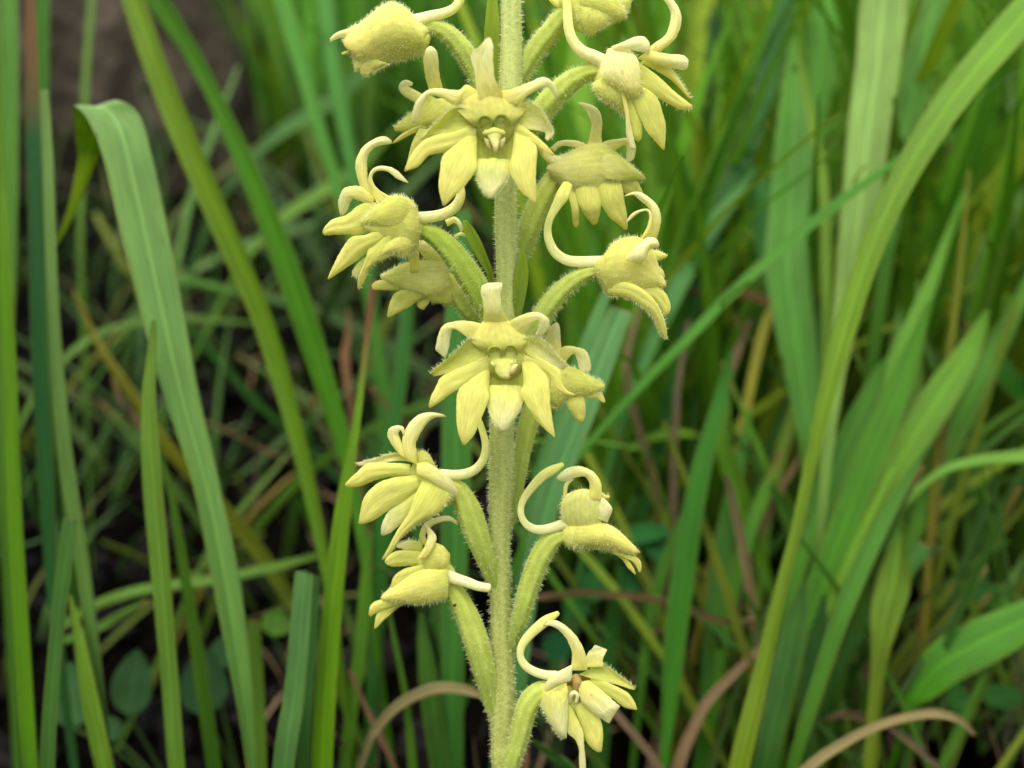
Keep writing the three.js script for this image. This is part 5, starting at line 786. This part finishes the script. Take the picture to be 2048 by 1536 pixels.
shrub('yellow green bush, blurred, behind the uppermost right flower', 1440, 1.5, .6, .20, [lin(150, 160, 30, .8), lin(120, 150, 40, .8), lin(90, 140, 50, .8)], 12, .05);
shrub('mid green bush, blurred, behind the top of the stem', 1060, 1.9, .5, .28, [lin(84, 140, 50, .8), lin(100, 160, 60, .8), lin(60, 116, 44, .8)], 13, .05);
shrub('light bush far back at the upper right corner', 1960, 2.0, .7, .35, [lin(120, 186, 110, .8), lin(96, 160, 76, .8)], 14, .05);
shrub('dark bush in the shade between the spike and the pale blades', 1260, 1.15, .30, .12, [lin(60, 110, 46, .7), lin(76, 130, 56, .7)], 15, .035);

// ---------------------------------------------------------------- the crowded grass that nobody could count
function protoBlade(seed, h, w, lean, col) {
  const r = rng(seed), L = [], Rr = [], a = r() * .6 - .3;
  for (let i = 0; i <= 6; i++) { const t = i / 6, x = lean * h * t * t, y = h * t * (1 - .12 * lean * t), ww = w * (1 - Math.pow(t, 2.2)) * (.6 + .4 * Math.min(1, t * 4)) / 2 + 2e-4; L.push(V(x * Math.cos(a), y, -ww + x * Math.sin(a))); Rr.push(V(x * Math.cos(a), y, ww + x * Math.sin(a))); }
  L.reverse(); Rr.reverse();
  const pos = [], cl = [], uv = [], idx = [], n = L.length;
  L.forEach((l, i) => { const q = Rr[i], m = l.clone().add(q).multiplyScalar(.5).add(V(w * .14, 0, 0)), t = 1 - i / (n - 1); for (const [p, u] of [[l, 0], [m, .5], [q, 1]]) { pos.push(p.x, p.y, p.z); const c = mixc(lin(150, 150, 80), [1, 1, 1], clamp(t * 4, 0, 1)); cl.push(...c); uv.push(u, (1 - t) * 3); } });
  for (let i = 0; i < n - 1; i++) for (let k = 0; k < 2; k++) { const b = i * 3 + k; idx.push(b, b + 3, b + 4, b, b + 4, b + 1); }
  return geom(pos, cl, uv, idx);
}
function scatter(name, label, cat, count, seed, pick, geo, mat, tints) {
  const r = rng(seed), im = new THREE.InstancedMesh(geo, mat, count), M = new THREE.Matrix4(), Q = new THREE.Quaternion(), Eu = new THREE.Euler(), col = new THREE.Color();
  for (let i = 0; i < count; i++) {
    const p = pick(r); Eu.set((r() - .5) * p[4], r() * 6.283, (r() - .5) * p[4]); Q.setFromEuler(Eu); const s = p[3] * (.7 + r() * .6);
    M.compose(V(p[0], p[1], p[2]), Q, V(s, s * (.8 + r() * .5), s)); im.setMatrixAt(i, M);
    const t = tints[Math.floor(r() * tints.length)], k = .75 + r() * .5; im.setColorAt(i, col.setRGB(t[0] * k, t[1] * k, t[2] * k));
  }
  im.name = numbered(name); im.castShadow = im.receiveShadow = true; scene.add(im); return tag(im, label, cat, null, 'stuff');
}
// ground position under a sighting: x of the picture at view depth d
const gx = (x, d) => (x - 1024) * 1e-4 * d / NEARD, gz = d => CAM.z - (d - EYE * Math.sin(PITCH)) / Math.cos(PITCH);
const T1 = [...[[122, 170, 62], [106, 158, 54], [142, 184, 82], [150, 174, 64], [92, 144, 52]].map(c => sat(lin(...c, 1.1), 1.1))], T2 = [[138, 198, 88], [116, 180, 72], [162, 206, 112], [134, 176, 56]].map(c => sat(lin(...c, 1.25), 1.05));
// the meadow goes on around and behind the photographer
[[0.34, .010, .35], [0.46, .012, .2]].forEach(([h, w, l], k) => scatter('surrounding_grass', 'meadow grass all round, beside and behind the viewpoint', 'grass', 1500, 700 + k, r => { let x, z; do { x = (r() - .5) * 3.4; z = .2 + (r() - .42) * 2.6; } while (Math.hypot(x, z - .2) < .32 || (z < .22 && Math.abs(x) < .06 + (.22 - z) * .62)); return [x, -.004, z, 1, .35]; }, protoBlade(70 + k, h, w, l), mBlade, T1));
// right-hand meadow from half a metre back
[[0.22, .009, .35], [0.30, .012, .22], [0.26, .007, .55]].forEach(([h, w, l], k) => scatter('meadow_grass', 'crowded grass behind the orchid on the right, out of focus', 'grass', 420, 100 + k, r => { const d = .50 + Math.pow(r(), 1.4) * .75, x = 1120 + r() * 1200; return [gx(x, d), -.004, gz(d), 1, .35]; }, protoBlade(20 + k, h, w, l), mBlade, T1));
// far meadow across the whole width
[[0.40, .012, .3], [0.52, .016, .2], [0.34, .010, .5]].forEach(([h, w, l], k) => scatter('far_meadow_grass', 'tall grass far behind, a soft green blur', 'grass', 2600, 200 + k, r => { const d = 1.35 + Math.pow(r(), 1.6) * 6, left = r() < .4, x = left ? 380 + r() * 700 : 1000 + r() * 1300; const dd = d + (x < 560 ? .9 : 0); return [gx(x, dd) * (1 + r() * .1), -.004, gz(dd), 1, .4]; }, protoBlade(30 + k, h, w, l), mBlade, T2));
[[0.45, .014, .25], [0.6, .016, .15]].forEach(([h, w, l], k) => scatter('back_meadow_grass', 'meadow grass beyond everything else up to the horizon', 'grass', 5200, 300 + k, r => { const d = 2.6 + Math.pow(r(), 1.3) * 9; return [(r() - .5) * (2.2 + d * 2.4), -.004, gz(d), 1 + d * .03, .35]; }, protoBlade(40 + k, h, w, l), mBlade, T2));
// low sparse grass on the left soil
[[0.13, .005, .8], [0.10, .004, .9]].forEach(([h, w, l], k) => scatter('low_grass', 'thin low grass sprawling over the black soil', 'grass', 130, 400 + k, r => { const d = .42 + r() * .8, x = -200 + r() * 1350; return [gx(x, d), -.004, gz(d), .8, .9]; }, protoBlade(50 + k, h, w, l), mBlade, [lin(70, 124, 50, .7), lin(90, 140, 60, .7), lin(120, 130, 60, .7)]));
// dead straws and crumbs on the soil
scatter('dead_straw', 'short dead straws and leaf litter lying on the soil', 'litter', 420, 500, r => { const d = .34 + Math.pow(r(), 1.6) * .9, x = 500 + r() * 1900; return [gx(x, d), .003 + r() * .01, gz(d), .5, 3.0]; }, protoBlade(60, .09, .0035, .5), mDry, [lin(150, 112, 76, .8), lin(120, 90, 62, .8), lin(96, 76, 56, .8), lin(176, 138, 92, .8)]);
{ const g = new THREE.IcosahedronGeometry(.006, 2), p = g.attributes.position, v = V(0, 0, 0); for (let i = 0; i < p.count; i++) { v.fromBufferAttribute(p, i); v.multiplyScalar(1 + .5 * nz.noise(v.x * 260, v.y * 260, v.z * 260)); p.setXYZ(i, v.x, v.y * .7, v.z); } g.computeVertexNormals();
  scatter('soil_crumbs', 'dark crumbs of soil on the ground', 'soil', 1600, 600, r => { const d = .33 + Math.pow(r(), 1.4) * 1.6, x = -300 + r() * 2700; return [gx(x, d), -.004, gz(d), .4 + r() * 1.2, 3]; }, g, new THREE.MeshPhysicalMaterial({ color: 0xffffff, roughness: .95, specularIntensity: .1 }), [[.006, .0055, .005], [.011, .0095, .0085], [.004, .004, .004]]); }

renderer.render(scene, camera);
